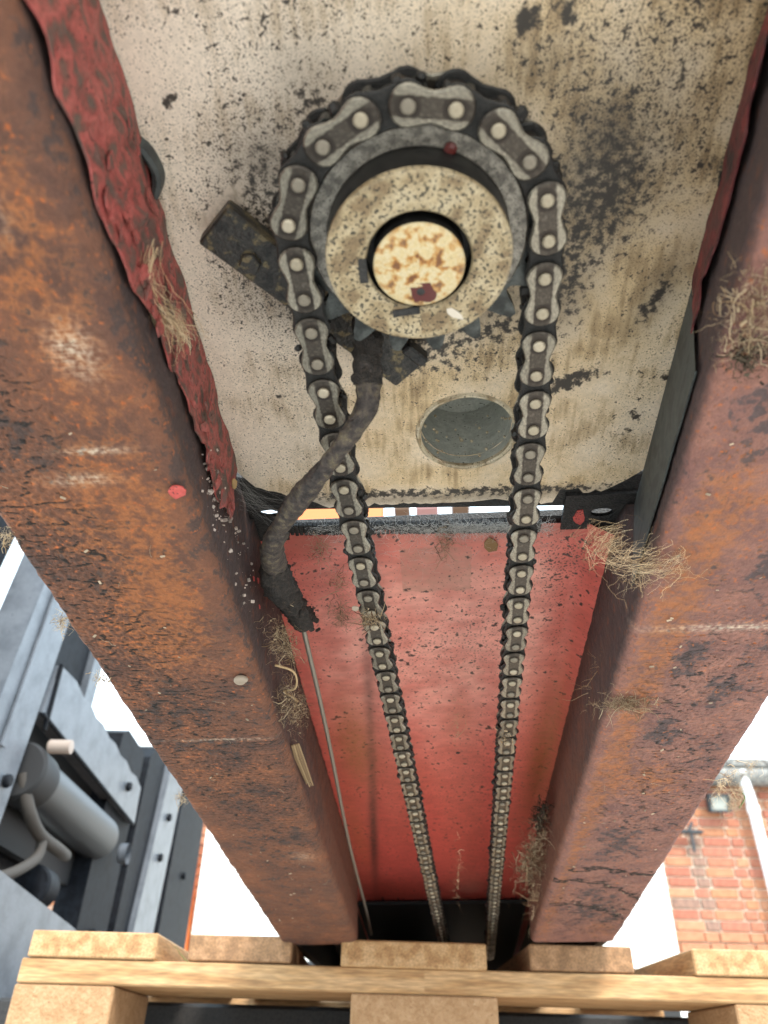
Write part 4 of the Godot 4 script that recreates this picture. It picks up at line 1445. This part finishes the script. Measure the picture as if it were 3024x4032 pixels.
	lathe(bl, PackedVector2Array([Vector2(.0001, 0), Vector2(.02, 0), Vector2(.022, .004), Vector2(.022, .02)]), 20, Vector3(-.59, .385, -1.90), Basis(Vector3(0, 0, 1), -PI / 2))
	part("bolt", done(bl), M.steel_light, m, off)

func _roller() -> ArrayMesh:
	var st := stool()
	lathe(st, PackedVector2Array([Vector2(.0001, -.03), Vector2(.03, -.03), Vector2(.034, -.026), Vector2(.034, .02), Vector2(.0001, .02)]), 30, Vector3(-.60, .245, -1.50), Basis(Vector3(1, 0, 0), -PI / 2))
	return done(st)

func strand(pts: Array, r: float) -> ArrayMesh:
	var st := stool()
	st.set_color(Color(.52, .35, .19))
	tube(st, bez(pts, 5), PackedFloat32Array([r]), 4)
	return done(st)

func litter():
	# things caught under the machine, each where it hangs
	debris("grass_clump", "pale dry grass clump caught at the torn end of the red paint", "grass clump", -.0815, .213, .131, wisp([[Vector3(.004, 0, .016), Vector3(0, -.001, .008), Vector3(-.001, 0, 0), Vector3(.002, 0, -.010), Vector3(.001, 0, -.018)], [Vector3(-.003, 0, -.004), Vector3(.001, -.001, -.011), Vector3(.005, 0, -.015)], [Vector3(.003, 0, -.008), Vector3(.004, 0, -.016), Vector3(.002, 0, -.022)]], 46, .0015, .00008, 1.4))
	debris("grass_wisp", "large fluffy pale grass wisp hanging under the purple brown beam near the tab", "grass clump", .0825, .1875, .2445, wisp([
		[Vector3(-.014, 0, .006), Vector3(-.008, -.001, -.001), Vector3(.000, 0, -.003), Vector3(.009, .001, -.001), Vector3(.016, 0, .004)],
		[Vector3(-.003, 0, -.002), Vector3(.004, -.001, -.006), Vector3(.010, 0, -.006), Vector3(.016, 0, -.001)],
		[Vector3(.014, 0, .005), Vector3(.017, 0, .000), Vector3(.014, 0, -.005), Vector3(.006, 0, -.008)],
		[Vector3(.000, 0, -.008), Vector3(.001, 0, -.012), Vector3(.003, 0, -.017)]], 34, .0021, .00006, 1.6))
	debris("grass_wisp", "curled pale grass wisp reaching out over the red panel's corner", "grass clump", .0715, .192, .2380, wisp([
		[Vector3(.006, 0, .007), Vector3(-.002, 0, .006), Vector3(-.007, 0, .001), Vector3(-.006, 0, -.006), Vector3(.001, 0, -.010), Vector3(.009, 0, -.011)],
		[Vector3(.003, 0, .005), Vector3(.001, 0, .000), Vector3(-.002, 0, -.006)], [Vector3(.008, 0, .000), Vector3(.003, 0, -.004), Vector3(-.003, 0, -.009)]], 30, .0019, .00006, 1.6))
	debris("fluff_nest", "brown fluffy nest high up on the purple brown beam at the picture's edge", "nest", .0960, .188, .1315, tuft(170, Vector3(.010, .006, .016), .009, .0002, .5, .9, Vector3.ZERO, 20))
	debris("cobweb_lump", "dark hollow web lump under the brown fluffy nest", "cobweb", .1000, .1885, .1475, tuft(90, Vector3(.008, .004, .008), .006, .0003, .6, .16, Vector3.ZERO, 20))
	debris("root_clump", "tangled tan roots hanging round the black end of the cable sheath", "root clump", -.0735, .209, .331, tuft(120, Vector3(.007, .006, .022), .010, .00016, .5, .85, Vector3(0, 0, -.2), 50))
	debris("root_strand", "twisted pale root dangling between the cable boot and the straw clump", "root", -.0765, .206, .352, strand([Vector3(-.004, 0, .004), Vector3(.004, 0, -.002), Vector3(.005, 0, -.012), Vector3(.0025, -.001, -.020), Vector3(-.004, 0, -.024), Vector3(.0, 0, -.031), Vector3(.002, 0, -.036)], .0007), "", "straw")
	debris("straw_clump", "spiky tan straw clump stuck to the inner edge of the orange brown beam", "straw clump", -.0765, .2015, .384, tuft(130, Vector3(.008, .007, .024), .012, .00016, .4, .8, Vector3(0, 0, -.15), 60))
	var stx := stool()
	for k in 7:
		stx.set_color(Color(.24, .15, .08).lerp(Color(.46, .32, .17), rng.randf()))
		tube(stx, PackedVector3Array([Vector3(.0011 * (k - 3) * .6, .0002 * k, .018), Vector3(.0009 * (k - 3), 0, 0), Vector3(.0006 * (k - 3) + .0008, 0, -.034 - rng.randf() * .01)]), PackedFloat32Array([.0005]), 4)
	debris("straw_stalk", "flat split straw stalk hanging below the straw clump", "straw", -.0815, .1985, .446, done(stx))
	debris("root_strand", "long wiry root curling down beside the red panel on the dark wall", "root", .0945, .219, .392, tuft(26, Vector3(.004, .003, .034), .020, .00018, .35, 1.0, Vector3(0, 0, -.6), 8), "", "straw")
	debris("fluff_tuft", "small grey tuft tied to the end of the wiry root", "grass clump", .0955, .2165, .425, tuft(60, Vector3(.003, .003, .012), .006, .00016, .5, 1.1, Vector3.ZERO, 8))
	debris("straw_bunch", "flat bunch of straw lying on the face of the purple brown beam", "straw clump", .0965, .1878, .3655, tuft(120, Vector3(.014, .002, .006), .014, .00016, .3, .8, Vector3(.5, 0, .1), 14))
	debris("fluff_nest", "rusty brown fluffy nest in the corner where the red panel meets the beam", "nest", .0815, .217, .700, tuft(260, Vector3(.012, .010, .075), .014, .0003, .5, .75, Vector3.ZERO, 40))
	debris("cobweb_lump", "dark web hole above the rusty brown nest", "cobweb", .0835, .226, .628, tuft(120, Vector3(.006, .006, .030), .008, .0005, .6, .13, Vector3.ZERO, 20))
	debris("grass_wisp", "pale wisps dangling below the rusty brown nest", "grass clump", .0885, .205, .765, tuft(40, Vector3(.006, .004, .035), .012, .00025, .4, 1.2, Vector3(0, 0, -.5), 8))
	# the bundle on a thread beside the brick wall
	debris("hanging_bundle", "seedy bundle spun in web, hanging before the white downpipe", "cobweb bundle", .1855, .184, .485, tuft(120, Vector3(.0035, .004, .026), .007, .00012, .55, 1.0, Vector3.ZERO, 40))
	debris("green_stem", "thin curved olive stem caught in the hanging web bundle", "stem", .1875, .1835, .488, strand([Vector3(-.001, 0, .012), Vector3(.002, 0, .006), Vector3(.0032, 0, -.002), Vector3(.0036, 0, -.012)], .0004), "", "green")
	debris("hanging_bundle", "paler web bundle hanging in front of the sky above the gutter", "cobweb bundle", .1805, .184, .436, tuft(60, Vector3(.004, .003, .020), .006, .00010, .55, 1.1, Vector3.ZERO, 16))
	debris("hanging_web", "white web rag hanging at the edge of the purple brown beam near the gutter", "cobweb", .1745, .187, .470, tuft(46, Vector3(.003, .003, .03), .012, .00014, .3, 1.6, Vector3(0, 0, -.7), 0), "", "straw")
	# hair on the ledge
	var hst := stool()
	for k in 1100:
		var x := -.060 + .125 * pow(rng.randf(), .8)
		if k > 700: x = .022 + rng.randfn() * .013
		fibre(hst, Vector3(x, .2546 + rng.randf() * .0016, -.2978 - .038 * x - rng.randf() * .0065), Vector3(rng.randfn() * 1.2, -.1, rng.randfn() * .8), rng.randf_range(.003, .010), .00007 * rng.randf_range(.6, 1.6), .5, 5, Color(.80, .77, .74) * rng.randf_range(.6, 1.1))
	var hair := single("hair_fringe", done(hst), M.straw, "white hair and lint fringe along the black front lip of the red panel", "lint", MX, "", "stuff")
	hair.cast_shadow = GeometryInstance3D.SHADOW_CASTING_SETTING_ON
	for q in [[-.0550, .2530, .312, 40, .010, .9, "grey lint shred on the red panel between cable and chain"], [-.0500, .2520, .372, 60, .014, .7, "brown moss shred hanging over the red panel beside the chain"], [.0100, .2545, .312, 60, .009, .8, "tan lint wad below the gap on the red panel"], [-.0480, .2520, .340, 26, .012, .9, "thin straw wisps across the red panel left of the chain"]]:
		debris("lint_shred", q[6], "lint", q[0], q[1], q[2], tuft(q[3], Vector3(.005, .002, .012), q[4], .00013, .5, q[5], Vector3.ZERO, 12))
	debris("straw_bits", "straw bits lodged in the links of the chain beside the label mark", "straw", -.0285, .2120, .318, tuft(40, Vector3(.006, .002, .008), .011, .00022, .35, 1.0, Vector3.ZERO, 6))
	debris("dry_petal", "pale papery petal stuck beside the chain over the red panel", "petal", -.0345, .2100, .305, flake_mesh(.0026, .0002, 9, .8), "", "shell")
	debris("straw_bits", "tiny straw scraps on the chain nearer the brick wall", "straw", .0445, .2120, .455, tuft(14, Vector3(.004, .002, .014), .010, .0002, .3, 1.1, Vector3.ZERO, 4))
	debris("hanging_thread", "fine thread with seeds hanging between the two chain strands", "thread", .0165, .238, .488, tuft(12, Vector3(.0015, .001, .035), .014, .00012, .4, 1.0, Vector3(0, 0, -.8), 6))
	debris("seed_husk", "single dark seed husk on the thread over the red panel", "seed", .0175, .237, .530, flake_mesh(.0016, .0006, 8), "", "black")
	debris("hanging_thread", "fine thread with pale specks hanging before the dark far end", "thread", .0185, .222, .770, tuft(14, Vector3(.001, .001, .10), .018, .0002, .3, 1.5, Vector3(0, 0, -.8), 10))
	debris("hanging_thread", "beaded web thread hanging beside the purple brown beam's far end", "thread", .0930, .205, .800, tuft(16, Vector3(.004, .001, .06), .022, .0002, .2, 1.7, Vector3(0, 0, -.9), 12))
	var rw := stool()
	for k in 260:
		var a := Vector3(rng.randf_range(-.062, .07), .2545 - rng.randf() * .003, -.303 - rng.randf() * rng.randf() * .05)
		rw.set_color(Color(.7, .62, .58) * rng.randf_range(.4, 1.0))
		fibre(rw, a, Vector3(rng.randfn(), rng.randfn() * .1, rng.randfn() * .8), rng.randf_range(.004, .016), .00005, .3, 6, Color(.7, .6, .56) * rng.randf_range(.4, 1.0))
	single("web_fibres", done(rw), M.straw, "thin pale web fibres strewn over the top of the red panel", "cobweb", MX, "", "stuff")
	# webs across the corner by the yellow leaf
	for k in 1:
		var wst := stool()
		for i in 60:
			wst.set_color(Color(.5, .48, .46) * rng.randf_range(.3, .9))
			var a := Vector3(-.0835 + rng.randf() * .004, .240 - rng.randf() * .01, -.236 - rng.randf() * .018)
			var b := Vector3(-.0790 + rng.randf() * .016, .2545, -.272 - rng.randf() * .026)
			tube(wst, PackedVector3Array([a, a.lerp(b, .5) + Vector3(0, -.002, .001), b]), PackedFloat32Array([.00003]), 3)
		single("cobweb", done(wst), M.straw, "dusty cobweb stretched across the corner by the yellow leaf", "cobweb", MX)
	debris("dry_leaf", "small curled golden leaf at the end of the peeling red paint", "leaf", -.0825, .2335, .2400, flake_mesh(.0030, .0003, 9, .55), "", "leafgold").transform.basis *= Basis(Vector3(0, 0, 1), 1.0)
	debris("paint_flake", "bright red paint flake clinging to the orange brown beam", "paint flake", -.0885, .1885, .1965, flake_mesh(.0042, .0005, 10, 1.0), "", "redclean")
	debris("snail_shell", "small pale snail shell stuck on the orange brown beam", "shell", -.0928, .1880, .3308, tuft_shell(), "", "shell")
	debris("tape_scrap", "brown scrap of tape stuck on the red panel near the gap", "scrap", .0345, .2552, .3165, flake_mesh(.0066, .0003, 7, .8), "", "leafy")
	for q in [[-.0845, .226, .300, .0022], [-.0848, .232, .309, .0028], [-.0846, .222, .318, .0018]]:
		debris("paint_flake", ["small upper red paint flake left on the dark inner wall behind the cable", "largest red paint flake on the dark inner wall behind the cable bend", "lowest little red paint flake on the dark inner wall above the roots"][int((q[2] - .299) / .0085)], "paint flake", q[0], q[1], q[2], flake_mesh(q[3], .0004, 8, .5), "red flakes on the inner wall", "redclean").transform.basis *= Basis(Vector3(0, 0, 1), PI / 2)
	# crumbs of lime along the wall
	var cst := stool()
	for k in 150:
		var s := .200 + .105 * rng.randf()
		var y := .203 + .022 * rng.randf() + rng.randfn() * .003
		if rng.randf() < .5: s = .228 + rng.randfn() * .008
		cst.set_color(Color(.62, .50, .44) * rng.randf_range(.5, 1.1))
		box(cst, Vector3(-.0838 - .001 * rng.randf(), y, -s), Vector3(1, rng.randf_range(.5, 1.0), rng.randf_range(.6, 1.8)) * (.00025 + .0014 * pow(rng.randf(), 3.0)), .0001, Basis(Vector3(rng.randfn(), rng.randfn(), rng.randfn()).normalized(), 1.3))
	single("lime_crumbs", done(cst), M.straw, "pinkish white crumbs scattered on the inner wall of the orange brown beam", "crumbs", MX, "", "stuff")
	for q in [[-.1610, .1895, .2190, .006, "white lint tuft on the outer edge of the orange brown beam near the sky gap"], [-.1625, .1895, .2790, .005, "lint tuft with a dark seed on the beam's outer edge beside the light rail"], [-.1620, .1895, .3300, .007, "broad straw tuft on the beam's outer edge beside the jagged plate"], [-.1620, .1895, .4800, .006, "tiny straw sprig on the beam's outer edge beside the far rail"]]:
		debris("edge_tuft", q[4], "lint", q[0], q[1], q[2], tuft(34, Vector3(.003, .003, q[3]), .007, .00014, .5, 1.1, Vector3.ZERO, 6))
	# chaff stuck on the beams
	var chf := stool()
	for k in 130:
		var right := rng.randf() < .6
		var s := rng.randf_range(.12, .8)
		var x := rng.randf_range(.098, .165) if right else -rng.randf_range(.092, .155)
		chf.set_color(Color(.55, .42, .30) * rng.randf_range(.4, 1.1))
		var q := rng.randf_range(.0004, .0011)
		if rng.randf() < .3:
			fibre(chf, Vector3(x, .1888, -s), Vector3(rng.randfn(), .0, rng.randfn()), rng.randf_range(.003, .010), .00012, .35, 5, Color(.5, .4, .28) * rng.randf_range(.5, 1.0))
		else:
			box(chf, Vector3(x, .1890, -s), Vector3(q * 2.2, q * .5, q), q * .1, Basis(Vector3.UP, rng.randf() * TAU))
	single("chaff", done(chf), M.straw, "chaff and seed scraps sticking to the undersides of both rusty beams", "chaff", MX, "", "stuff")
	# grass sprig on the pallet
	var gst := stool()
	for k in 14:
		gst.set_color(Color(.2, .3, .08))
		fibre(gst, Vector3(rng.randfn() * .006, 0, rng.randfn() * .01), Vector3(rng.randfn() * .5, 1.0, rng.randfn() * .3), rng.randf_range(.015, .035), .0006, .2, 5, Color(.16, .24, .06).lerp(Color(.36, .36, .16), rng.randf()))
	single("grass_sprig", done(gst), M.straw, "green grass sprig poking up behind the pallet's end board", "grass", Transform3D(Basis(), Vector3(-.190, .085, -.94)))
	# what shows above the machine through the gap
	for q in [[-.105, .60, .680, .115, .014, "orange", "orange rail glimpsed through the gap above the red panel"], [-.026, .62, .70, .018, .05, "brown", "brown post glimpsed through the gap between the chain strands"], [.004, .62, .70, .026, .05, "pink", "pink blurred post glimpsed through the gap above the label mark"], [.044, .62, .70, .020, .05, "brown", "dark brown post glimpsed through the gap beside the tan lint"]]:
		single("overhead_rail" if q[5] == "orange" else "overhead_post", boxmesh(Vector3.ZERO, Vector3(q[3], .03, q[4]), .002), M[q[5]], q[6], "rail" if q[5] == "orange" else "post", mpos(q[0], q[1], q[2]))

func tuft_shell() -> ArrayMesh:
	var st := stool()
	var pts := PackedVector3Array()
	var rad := PackedFloat32Array()
	for i in 40:
		var t := i / 39.0
		var a := t * TAU * 2.3
		var r := .0022 * (1.0 - t) + .0002
		pts.append(Vector3(cos(a) * r, -t * .0016, sin(a) * r))
		rad.append(.0013 * (1.0 - t) + .0003)
	tube(st, pts, rad, 10)
	return done(st)
